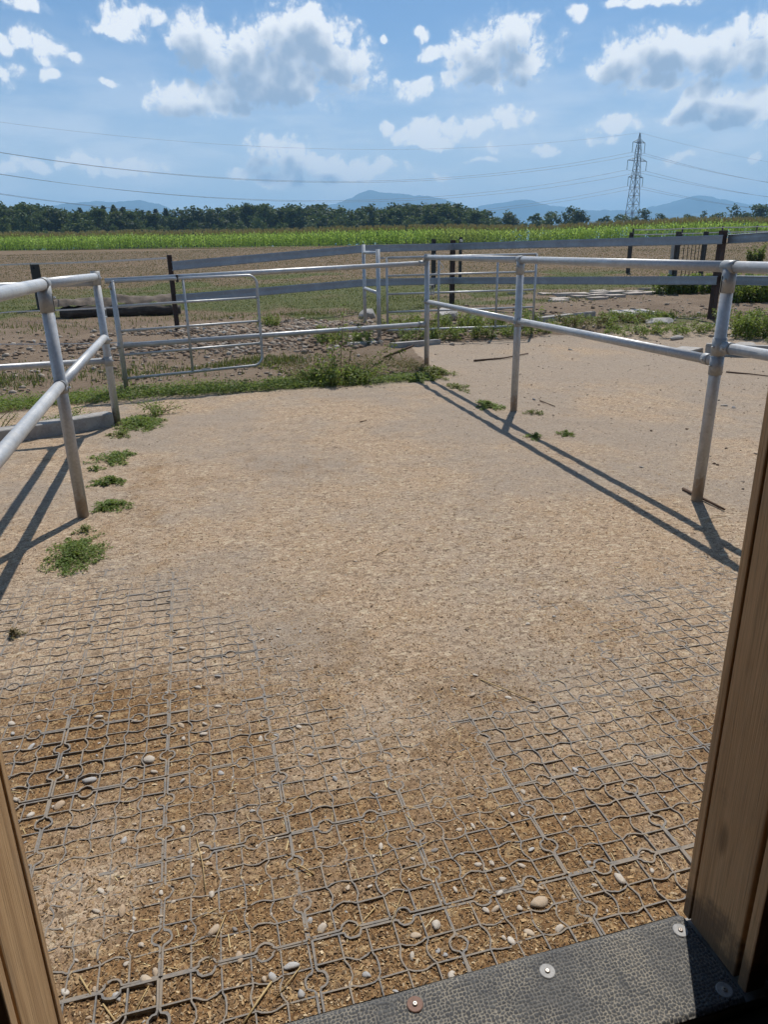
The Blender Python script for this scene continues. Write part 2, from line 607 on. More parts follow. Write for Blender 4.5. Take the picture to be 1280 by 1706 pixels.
def brown(x, y):
    """dark wood shavings trodden into the sand"""
    b = 0.62 * (1 - sstep(1.2, 3.6, y + 0.5 * sstep(0.2, 1.2, x))) + 0.22 * np.exp(-((np.maximum(y, 1.0) - 1.0) / 0.5) ** 2)
    b = b + 0.40 * gauss(x, y, -0.45, 2.20, 0.36, 0.42)
    b = b + 0.30 * gauss(x, y, 0.98, 2.12, 0.26, 0.22)
    b = b - 0.45 * gauss(x, y, -0.42, 1.45, 0.20, 0.22)
    b = b + 0.20 * gauss(x, y, 0.6, 5.0, 0.5, 0.6)
    b = b + 0.25 * gauss(x, y, -0.55, 4.5, 0.4, 1.2)
    b = b + (fbm(x * 2.6, y * 2.6, 5, 5, 0.6) - 0.5) * 0.9
    return np.clip(b, 0, 1)


def hbase(x, y):
    s = 0.25 * x + 0.968 * y
    t = np.maximum(0, s - 9.5)
    return np.minimum(0.031 * t * t / (t + 2.0), 2.55)


def H(x, y, fine=True):
    x = np.asarray(x, float)
    y = np.asarray(y, float)
    r = np.hypot(x, y)
    z = hbase(x, y)
    pad = 1 - sstep(8.2, 8.9, y - 0.06 * x + 0.35 * np.maximum(0, np.minimum(-0.75 - x, 1.0)) - 2.6 * sstep(3.0, 3.6, x))
    # loose sand over the grid
    soil = 0.0045 - expose(x, y) + (fbm(x * 3.1, y * 3.1, 3, 3) - 0.5) * 0.0045 + (fbm(x * 6.5, y * 6.5, 6, 2) - 0.5) * 0.022 * sstep(3.6, 6.0, y)
    if fine:
        soil = soil + (fbm(x * 24, y * 24, 8, 3) - 0.5) * 0.0062 + (vnoise(x * 110, y * 110, 4) - 0.5) * 0.0028
    rough = (fbm(x * 0.9, y * 0.9, 21, 5) - 0.5) * 0.10 + (fbm(x * 5.5, y * 5.5, 31, 3) - 0.5) * 0.035
    rough = rough * sstep(9.0, 10.5, r) * (1 - 0.6 * sstep(25, 60, r))
    far = (fbm(x * 0.05, y * 0.05, 51, 3) - 0.5) * 0.35 * sstep(24, 60, r)
    z = z + pad * soil + (1 - pad) * (rough + 0.01) + far
    # rubble ridge behind the paddock, weedy bank on the far side of the sand pen
    z = z + 0.10 * gauss(x, y, 1.2, 13.6, 3.4, 1.1) * (0.5 + fbm(x * 1.3, y * 1.3, 77, 3))
    z = z + 0.16 * gauss(x, y, 8.2, 11.9, 2.2, 0.75) * (0.4 + fbm(x * 1.5, y * 1.5, 78, 3))
    # below the stable floor
    inside = (y < 0.93)
    z = np.where(inside & (r < 7.5), np.minimum(z, -0.06), z)
    return z


def zones(x, y):
    r = np.hypot(x, y)
    br = brown(x, y) * (1 - sstep(5.5, 8, r))
    nz = fbm(x * 0.8, y * 0.8, 91, 4)
    n2 = fbm(x * 0.25, y * 0.25, 92, 4)
    # bare earth behind the paddock
    edge = 8.35 - 0.35 * np.clip(-0.75 - x, 0, 1.5) + 2.9 * sstep(3.0, 3.5, x) + (fbm(x * 2, y * 2, 12, 3) - 0.5) * 0.5
    earth = sstep(-0.1, 0.4, y - edge)
    # pasture starts beyond the rubble
    fs = 0.25 * x + 0.968 * y
    past = sstep(15.5, 18.5, fs + (nz - 0.5) * 4 - 4.2 * sstep(4.5, 7.5, x) * (1 - sstep(18, 30, x)))
    green = gauss(x, y - (8.62 + 0.02 * x), 0, 0, 60, 0.36) * (x < 2.9) * 0.9
    green = green + 0.8 * gauss(x, y, 8.3, 12.0, 2.3, 0.7)
    green = green + past * sstep(0.52, 0.66, n2) * (1 - sstep(26, 40, r)) * 0.80
    green = green + past * (1 - sstep(22, 38, r)) * 0.75
    green = green + 0.9 * gauss(x, y, 8.0, 17.6, 2.2, 0.8)
    green = np.clip(green * (0.45 + 1.1 * nz), 0, 1)
    return np.stack([br, green, past, np.clip(earth, 0, 1)], -1)


def make_ground():
    # azimuths measured from +Y towards +X, dense where the paddock lies
    a1 = np.arange(rad(-22), rad(58), 0.0037)
    a0 = np.arange(rad(-180), rad(-22), rad(2.4))
    a2 = np.arange(rad(58), rad(180) - 0.01, rad(2.4))
    az = np.concatenate([a0, a1, a2])
    rr = [0.86]
    while rr[-1] < 7600:
        r = rr[-1]
        g = 0.0036 if r < 3.2 else (0.0052 if r < 9 else (0.010 if r < 40 else (0.03 if r < 130 else 0.12)))
        rr.append(r * (1 + g))
    rr = np.array(rr)
    na, nr = len(az), len(rr)
    A, Rr = np.meshgrid(az, rr)
    X, Y = Rr * np.sin(A), Rr * np.cos(A)
    Z = H(X, Y)
    V = np.stack([X, Y, Z], -1).reshape(-1, 3)
    V = np.concatenate([V, [[0, 0, -0.06]]])
    i = np.arange(nr - 1)[:, None] * na
    j = np.arange(na)[None, :]
    j2 = (j + 1) % na
    Fq = np.stack([i + j, i + na + j, i + na + j2, i + j2], -1).reshape(-1, 4)
    me = mesh_np('ground', V, Fq, M['ground'], smooth=True)
    zc = zones(X, Y).reshape(-1, 4)
    zc = np.concatenate([zc, [[0, 0, 0, 0]]]).astype(np.float32)
    at = me.color_attributes.new('zone', 'FLOAT_COLOR', 'POINT')
    at.data.foreach_set('color', zc.ravel())
    o = add('ground', me)
    tag(o, kind='structure')
    return o


def m_ground():
    mt, N, b, tc, geo = new_mat('ground_soil')
    P = geo.outputs['Position']
    vc = N.node('ShaderNodeVertexColor', layer_name='zone')
    sp = N.node('ShaderNodeSeparateColor')
    N.l.new(vc.outputs['Color'], sp.inputs[0])
    zb, zg, zp, ze = sp.outputs[0], sp.outputs[1], sp.outputs[2], vc.outputs['Alpha']
    n_l = N.noise(P, 1.1, 5.0, 0.6)
    n_m = N.noise(P, 7.0, 6.0, 0.65)
    n_s = N.noise(P, 46.0, 5.0, 0.7)
    n_f = N.noise(P, 210.0, 3.0, 0.7)
    # flat flakes of shavings and grit, a colour each
    Pf = N.vmath('MULTIPLY_ADD', N.vmath('SUBTRACT', N.noise(P, 60.0, 2.0, 0.5, out='Color'), (0.5, 0.5, 0.5)), (0.02, 0.02, 0.02), P)
    fl = N.voronoi(N.mapping(Pf, (1.0, 0.55, 1.0), (0, 0, 0.5)), 250.0, 'F1', 'Color')
    fl2 = N.voronoi(N.mapping(Pf, (0.5, 1.0, 1.0), (0, 0, 0.2)), 78.0, 'F1', 'Color')
    s1 = N.node('ShaderNodeSeparateColor')
    N.l.new(fl, s1.inputs[0])
    s2 = N.node('ShaderNodeSeparateColor')
    N.l.new(fl2, s2.inputs[0])
    sand = N.mix(N.ramp(n_l, 0.38, 0.66), (0.420, 0.300, 0.198), (0.385, 0.300, 0.222))
    sand = N.mix(N.ramp(n_m, 0.40, 0.72, 0, 0.60), sand, (0.385, 0.255, 0.140))
    sand = N.mix(N.ramp(s1.outputs[0], 0.55, 1.0, 0, 0.55), sand, (0.58, 0.48, 0.35))
    sand = N.mix(N.ramp(s1.outputs[1], 0.60, 1.0, 0, 0.75), sand, (0.13, 0.092, 0.060))
    sand = N.mix(N.ramp(s2.outputs[1], 0.76, 0.97, 0, 0.70), sand, (0.17, 0.120, 0.078))
    sand = N.mix(N.ramp(s2.outputs[0], 0.80, 0.98, 0, 0.65), sand, (0.60, 0.49, 0.34))
    sxyz = N.node('ShaderNodeSeparateXYZ')
    N.l.new(P, sxyz.inputs[0])
    # trodden hard and dusty away from the door
    worn = N.math('ADD', N.noise(P, 0.55, 5.0, 0.62), N.math('ADD', N.ramp(sxyz.outputs[1], 3.0, 6.5, 0.0, 0.07), N.ramp(sxyz.outputs[0], 2.7, 3.3, 0.0, 0.08)))
    grey = N.ramp(worn, 0.47, 0.66, 0.0, 0.72)
    sand = N.mix(grey, sand, N.mix(N.ramp(n_s, 0.3, 0.7), (0.385, 0.315, 0.245), (0.245, 0.195, 0.148)))
    shav = N.mix(N.ramp(n_s, 0.35, 0.68), (0.270, 0.155, 0.070), (0.165, 0.090, 0.040))
    shav = N.mix(N.ramp(s1.outputs[0], 0.60, 0.95, 0, 0.75), shav, (0.40, 0.26, 0.125))
    shav = N.mix(N.ramp(s1.outputs[1], 0.66, 1.0, 0, 0.8), shav, (0.055, 0.028, 0.014))
    shav = N.mix(N.ramp(s2.outputs[2], 0.82, 1.0, 0, 0.7), shav, (0.48, 0.34, 0.18))
    zbm = N.ramp(N.math('ADD', zb, N.math('MULTIPLY', N.math('SUBTRACT', n_m, 0.5), 0.7)), 0.18, 0.85)
    c = N.mix(zbm, sand, shav)
    earth = N.mix(N.ramp(n_l, 0.36, 0.66), (0.205, 0.150, 0.102), (0.150, 0.106, 0.070))
    earth = N.mix(N.ramp(n_s, 0.42, 0.75, 0, 0.6), earth, (0.255, 0.200, 0.148))
    earth = N.mix(N.ramp(n_m, 0.52, 0.74, 0, 0.6), earth, (0.105, 0.066, 0.040))
    c = N.mix(N.ramp(N.math('ADD', ze, N.math('MULTIPLY', N.math('SUBTRACT', n_m, 0.5), 0.5)), 0.30, 0.75), c, earth)
    f_l = N.noise(P, 0.16, 5.0, 0.6)
    f_m = N.noise(N.mapping(P, (1.0, 1.0, 1.0)), 1.7, 6.0, 0.68)
    past = N.mix(N.ramp(f_l, 0.38, 0.64), (0.180, 0.124, 0.076), (0.148, 0.106, 0.060))
    past = N.mix(N.ramp(f_m, 0.44, 0.72, 0, 0.65), past, (0.200, 0.145, 0.092))
    past = N.mix(N.ramp(n_m, 0.50, 0.74, 0, 0.45), past, (0.145, 0.098, 0.060))
    c = N.mix(zp, c, past)
    grn = N.mix(N.ramp(n_m, 0.35, 0.70), (0.060, 0.085, 0.022), (0.120, 0.130, 0.045))
    c = N.mix(N.ramp(N.math('ADD', zg, N.math('MULTIPLY', N.math('SUBTRACT', n_s, 0.5), 0.8)), 0.30, 0.80, 0, 0.85), c, grn)
    N.put(b.inputs['Base Color'], c)
    b.inputs['Roughness'].default_value = 0.95
    b.inputs['Specular IOR Level'].default_value = 0.15
    h = N.math('ADD', N.math('MULTIPLY', n_s, 0.9), N.math('MULTIPLY', n_f, 0.35))
    h = N.math('MULTIPLY_ADD', s1.outputs[1], -0.30, h)
    h = N.math('MULTIPLY_ADD', s2.outputs[0], 0.30, h)
    bump(N, b, h, 0.75, 0.010)
    return mt


M['ground'] = m_ground()
GROUND = make_ground()


# ------------------------------------------------------------------ paving grid: one object for each tile
def m_tile():
    mt, N, b, tc, geo = new_mat('grid_plastic')
    P = geo.outputs['Position']
    n1 = N.noise(P, 14.0, 5.0, 0.65)
    n2 = N.noise(P, 120.0, 4.0, 0.7)
    c = N.mix(N.ramp(n2, 0.35, 0.70), (0.145, 0.136, 0.128), (0.235, 0.215, 0.188))
    c = N.mix(N.ramp(n1, 0.36, 0.62, 0, 0.80), c, (0.270, 0.218, 0.160))
    N.put(b.inputs['Base Color'], c)
    b.inputs['Roughness'].default_value = 0.8
    bump(N, b, n2, 0.4, 0.003)
    return mt


M['tile'] = m_tile()


def tile_mesh(name, seed):
    rnd = random.Random(seed)
    S = TS - 0.0012
    c = S / 5
    mb = MB()

    def line(start, end, bow, w, style):
        s = Vector(start)
        e = Vector(end)
        d = (e - s).normalized()
        nrm = Vector((-d.y, d.x)) * (1 if bow > 0 else -1)
        L = (e - s).length
        pts = [(0.0, 0.0)]
        for k in (1, 3):
            x0, x1 = k * L / 5, (k + 1) * L / 5
            if style == 'edge':
                r0 = 0.0195
                mid = (x0 + x1) / 2
                pts.append((mid - r0 - 0.007, 0.0))
                for q in range(0, 7):
                    th = math.pi * q / 6
                    pts.append((mid - r0 * math.cos(th), 0.003 + r0 * 0.86 * math.sin(th)))
                pts.append((mid + r0 + 0.007, 0.0))
            else:
                for q in range(0, 7):
                    t = q / 6
                    pts.append((x0 + (0.06 + 0.88 * t) * (x1 - x0), abs(bow) * math.sin(math.pi * t) ** 0.8))
        pts.append((L, 0.0))
        P2 = [s + d * a + nrm * h for a, h in pts]
        n = len(P2)
        vs = []
        for i, p in enumerate(P2):
            t = (P2[min(i + 1, n - 1)] - P2[max(i - 1, 0)]).normalized()
            q = Vector((-t.y, t.x)) * (w / 2) * rnd.uniform(0.78, 1.22)
            p = p + Vector((rnd.uniform(-.0011, .0011), rnd.uniform(-.0011, .0011)))
            j = rnd.uniform(-0.0012, 0.0008)
            vs += [(p.x + q.x, p.y + q.y, -0.0008 + j), (p.x - q.x, p.y - q.y, -0.0008 + j),
                   (p.x + q.x * 1.15, p.y + q.y * 1.15, -0.026), (p.x - q.x * 1.15, p.y - q.y * 1.15, -0.026)]
        fs = []
        for i in range(n - 1):
            a, b_ = i * 4, i * 4 + 4
            fs += [(a, a + 1, b_ + 1, b_), (a + 2, a, b_, b_ + 2), (a + 1, a + 3, b_ + 3, b_ + 1)]
        mb.raw(vs, fs)

    we, wi = 0.0054, 0.0038
    h = we / 2
    line((h, h), (S - h, h), 1, we, 'edge')
    line((S - h, h), (S - h, S - h), 1, we, 'edge')
    line((S - h, S - h), (h, S - h), 1, we, 'edge')
    line((h, S - h), (h, h), 1, we, 'edge')
    for k, bow in ((1, 0.011), (2, 0.008), (3, -0.008), (4, -0.011)):
        line((0.004, k * c), (S - 0.004, k * c), bow, wi, 'in')          # bows to +y below the middle
        line((k * c, 0.004), (k * c, S - 0.004), -bow, wi, 'in')
    me = bpy.data.meshes.new(name)
    me.from_pydata(mb.v, [], mb.f)
    me.materials.append(M['tile'])
    me.update()
    return me


def in_view(x, y, z, margin=60):
    c = Vector((x, y, z - 1.498))
    d = c.dot(Fv)
    if d < 0.05:
        return False
    u = 640 + 1175 * c.dot(Rv) / d
    v = 853 + 1175 * c.dot(Dv) / d
    return -margin < u < 1280 + margin and -margin < v < 1706 + margin


def make_tiles():
    rnd = random.Random(4)
    meshes = [tile_mesh('paving_grid_tile', s) for s in range(3)]
    for j in range(-1, 10):
        for i in range(-6, 9):
            x, y = TX0 + i * TS, TY0 + j * TS
            if not any(in_view(x + a * TS, y + b_ * TS, 0, 130) for a in (0, .5, 1) for b_ in (0.35, .7, 1)):
                continue
            o = bpy.data.objects.new('paving_grid_tile', meshes[rnd.randrange(3)])
            COL.objects.link(o)
            o.parent = GROUND
            tx, ty = rnd.uniform(-.0028, .0028), rnd.uniform(-.0028, .0028)
            if (i, j) == (-1, -1):
                ty = -0.012
            o.location = (x + rnd.uniform(-.002, .002), y + rnd.uniform(-.002, .002), rnd.uniform(-0.0005, 0.0009))
            o.rotation_euler = (tx, ty, rnd.uniform(-0.006, 0.006))


make_tiles()

# ------------------------------------------------------------------ loose things on the paddock
def strips(name, cx, cy, cz, L, Wd, yaw, tilt, curl, rs, parent=None, mat=None, kind='stuff', label=None, cat=None):
    """many small curled flakes (two quads each) in one mesh"""
    n = len(cx)
    t = np.array([-0.5, 0.0, 0.5])
    ca, sa = np.cos(yaw), np.sin(yaw)
    V = np.zeros((n, 6, 3))
    for k in range(3):
        u = t[k] * L
        hz = curl * L * (1 - (2 * t[k]) ** 2) + u * np.sin(tilt)
        for s, q in ((-0.5, 0), (0.5, 1)):
            v = s * Wd
            V[:, k * 2 + q, 0] = cx + ca * u - sa * v
            V[:, k * 2 + q, 1] = cy + sa * u + ca * v
            V[:, k * 2 + q, 2] = cz + hz + v * rs
    b0 = np.arange(n)[:, None] * 6
    F1 = b0 + np.array([0, 2, 3, 1])
    F2 = b0 + np.array([2, 4, 5, 3])
    me = mesh_np(name, V.reshape(-1, 3), np.concatenate([F1, F2]), mat)
    o = add(name, me, parent)
    return tag(o, label, cat, None, kind)


M['shaving'] = m_leaf('wood_shaving', [(0.07, 0.040, 0.020), (0.16, 0.095, 0.045), (0.30, 0.185, 0.090), (0.46, 0.31, 0.155),
                                       (0.22, 0.14, 0.075), (0.12, 0.075, 0.04), (0.62, 0.48, 0.30)], 0.0, 0.85)
M['straw'] = m_leaf('straw', [(0.50, 0.38, 0.17), (0.62, 0.50, 0.26), (0.40, 0.27, 0.12), (0.68, 0.58, 0.36)], 0.0, 0.6)


def make_shavings():
    rs = np.random.RandomState(11)
    n = 120000
    r = np.exp(rs.uniform(np.log(1.03), np.log(6.5), n))
    a = rs.uniform(rad(-22), rad(56), n)
    x, y = r * np.sin(a), r * np.cos(a)
    keep = (y > 1.035) & (rs.rand(n) < 0.20 + 0.80 * brown(x, y)) & (x < 3.4)
    x, y = x[keep], y[keep]
    L1 = rs.uniform(0.0028, 0.0090, len(x)) * (1 + 0.8 * (rs.rand(len(x)) < 0.10))
    # coarser bits strewn farther out
    m_ = 20000
    r = np.exp(rs.uniform(np.log(1.9), np.log(9.5), m_))
    a = rs.uniform(rad(-20), rad(50), m_)
    x2, y2 = r * np.sin(a), r * np.cos(a)
    k2 = (y2 > 1.1) & (y2 < 8.3 + 2.6 * (x2 > 3.1)) & (x2 > -3)
    x2, y2, r = x2[k2], y2[k2], r[k2]
    L2 = rs.uniform(0.003, 0.010, len(x2)) * (0.55 + 0.16 * r)
    x, y, L = np.concatenate([x, x2]), np.concatenate([y, y2]), np.concatenate([L1, L2])
    n = len(x)
    strips('wood_shavings', x, y, H(x, y) + 0.0012, L, L * rs.uniform(0.2, 0.55, n), rs.uniform(0, 6.3, n),
           rs.normal(0, 0.30, n), rs.uniform(-0.05, 0.22, n), rs.normal(0, 0.35, n), None, M['shaving'],
           label='brown wood shavings trodden into the paddock sand by the doorway', cat='shavings')
    n = 520
    r = np.exp(rs.uniform(np.log(1.2), np.log(8.0), n))
    a = rs.uniform(rad(-20), rad(54), n)
    x, y = r * np.sin(a), r * np.cos(a)
    keep = (y > 1.05)
    x, y = x[keep], y[keep]
    n = len(x)
    L = rs.uniform(0.012, 0.042, n)
    strips('straw_litter', x, y, H(x, y) + 0.002, L, rs.uniform(0.0012, 0.0028, n), rs.uniform(0, 6.3, n),
           rs.normal(0, 0.08, n), rs.uniform(-0.03, 0.06, n), rs.normal(0, 0.4, n), None, M['straw'],
           label='short pale straw bits scattered over the paddock sand', cat='straw')


make_shavings()


def straw(pts, r, label):
    mb = MB()
    P2 = []
    for (x, y, dz) in pts:
        P2.append((x, y, float(H(x, y)) + 0.004 + dz))
    mb.tube(P2, r, 6)
    o = mb.build('straw_stalk', M['straw'], None, (pts[0][0], pts[0][1], float(H(pts[0][0], pts[0][1]))))
    tag(o, label, 'straw', 'straw stalks on the paddock')


straw([(0.904, 2.089, 0.000), (0.970, 1.994, 0.004), (1.032, 1.907, 0.000)], 0.002, 'longest pale straw stalk, lying beside the orange-tan pebble')
straw([(0.022, 1.134, 0.000), (-0.011, 1.097, 0.004), (-0.045, 1.059, 0.000)], 0.0026, 'thick split straw stalk near the lower picture edge')
straw([(-0.389, 1.262, 0.000), (-0.359, 1.209, 0.000)], 0.0022, 'thick short straw stalk beside the ring with the oval pebble')
straw([(-0.333, 1.184, 0.000), (-0.298, 1.130, 0.000)], 0.0021, 'thick straw stalk just below the ring with the oval pebble')
straw([(-0.066, 1.329, 0.000), (-0.088, 1.277, 0.004), (-0.112, 1.218, 0.000)], 0.0014, 'thin straw stalk slanting across the grid in the middle foreground')
straw([(-0.131, 1.600, 0.000), (-0.116, 1.501, 0.004), (-0.111, 1.407, 0.000)], 0.0012, 'thin curved straw stalk ending at the white pebble')
straw([(0.288, 1.255, 0.000), (0.221, 1.203, 0.000)], 0.0016, 'straw stalk on the shavings before the pale grid lines')
straw([(0.111, 1.442, 0.000), (0.136, 1.415, 0.004), (0.160, 1.391, 0.000)], 0.0022, 'short tan straw stalk beside a grid ring')
straw([(0.491, 1.412, 0.000), (0.411, 1.384, 0.004), (0.339, 1.360, 0.000)], 0.0013, 'thin straw stalk crossing two dark grid cells')
straw([(0.369, 1.281, 0.000), (0.339, 1.237, 0.004), (0.308, 1.190, 0.000)], 0.0012, 'thin straw stalk upright in the picture over trodden shavings')
straw([(0.088, 1.150, 0.000), (0.064, 1.125, 0.004), (0.028, 1.097, 0.000)], 0.0014, 'thin straw stalk leading to the thick split one')
straw([(-0.239, 1.199, 0.000), (-0.265, 1.149, 0.000)], 0.0014, 'thin straw stalk next to the double grid seam')
straw([(0.823, 3.316, 0.000), (0.896, 3.368, 0.000)], 0.0018, 'small pale straw bit in the open middle of the paddock')
straw([(2.763, 3.208, 0.000), (2.875, 3.277, 0.004), (2.941, 3.256, 0.000)], 0.0016, 'bent pale straw beside the doorway post')
straw([(1.465, 1.818, 0.000), (1.470, 1.772, 0.004), (1.465, 1.709, 0.000)], 0.0014, 'thin straw near the doorway post')



# pebbles
def rock_mesh(name, seed, sub=2, flat=0.6, lump=0.25, mat=None, angular=0.0):
    bm = bmesh.new()
    bmesh.ops.create_icosphere(bm, subdivisions=sub, radius=1.0)
    rs = random.Random(seed)
    ax, ay = rs.uniform(0.9, 1.2), rs.uniform(0.55, 0.82)
    ph = [rs.uniform(0, 6.3) for _ in range(6)]
    planes = [(Vector((rs.gauss(0, 1), rs.gauss(0, 1), rs.gauss(0, 1))).normalized(), rs.uniform(0.55, 0.85)) for _ in range(7)]
    for v in bm.verts:
        p = v.co.copy()
        k = 1 + lump * 0.5 * (math.sin(2.1 * p.x + ph[0]) * math.cos(1.7 * p.y + ph[1]) + math.sin(2.6 * p.z + ph[2] + p.x))
        k += lump * 0.2 * math.sin(5 * p.x + ph[3]) * math.sin(4.5 * p.y + ph[4])
        p = p * k
        if angular:
            for nn, dd in planes:
                e = p.dot(nn) - dd
                if e > 0:
                    p -= nn * e * angular
        v.co = Vector((p.x * ax, p.y * ay, p.z * flat))
    me = bpy.data.meshes.new(name)
    bm.to_mesh(me)
    bm.free()
    me.materials.append(mat)
    if not angular or sub == 2:
        me.polygons.foreach_set('use_smooth', np.ones(len(me.polygons), bool))
    return me


def m_pebble(name, a, b_, mix=0.5):
    mt, N, b, tc, geo = new_mat(name)
    oi = N.node('ShaderNodeObjectInfo')
    n1 = N.noise(tc.outputs['Object'], 1.6, 5.0, 0.6)
    n2 = N.noise(tc.outputs['Object'], 14.0, 3.0, 0.6)
    c = N.mix(oi.outputs['Random'], a, b_)
    c = N.mix(N.ramp(n1, 0.40, 0.70, 0, 0.5), c, (0.36, 0.29, 0.215))
    c = N.mix(N.ramp(n2, 0.5, 0.75, 0, 0.3), c, (0.62, 0.58, 0.52))
    N.put(b.inputs['Base Color'], c)
    b.inputs['Roughness'].default_value = 0.85
    bump(N, b, n2, 0.25, 0.05)
    return mt


M['peb_grey'] = m_pebble('pebble_grey', (0.44, 0.43, 0.41), (0.32, 0.32, 0.32))
M['peb_white'] = m_pebble('pebble_pale', (0.56, 0.51, 0.44), (0.46, 0.39, 0.31))
M['peb_tan'] = m_pebble('pebble_tan', (0.42, 0.30, 0.19), (0.50, 0.40, 0.29))
M['peb_dark'] = m_pebble('pebble_dark', (0.17, 0.16, 0.155), (0.24, 0.22, 0.20))
PEB = {k: [rock_mesh('pebble', 10 + i, 2, 0.36 + 0.05 * (i % 4), 0.38, M[k], 0.0 if i % 3 == 0 else 0.75) for i in range(6)]
       for k in ('peb_grey', 'peb_white', 'peb_tan', 'peb_dark')}


def pebble(x, y, size, kind, seed, label, group, sink=0.45):
    rs = random.Random(seed)
    o = bpy.data.objects.new('pebble', PEB[kind][rs.randrange(6)])
    COL.objects.link(o)
    s = size * 0.5
    o.scale = (s, s * rs.uniform(0.85, 1.0), s * rs.uniform(0.8, 1.05))
    o.rotation_euler = (rs.uniform(-.25, .25), rs.uniform(-.25, .25), rs.uniform(0, 6.3))
    o.location = (x, y, float(H(x, y)) + s * 0.42 * (0.75 - sink))
    return tag(o, label, 'pebble', group)


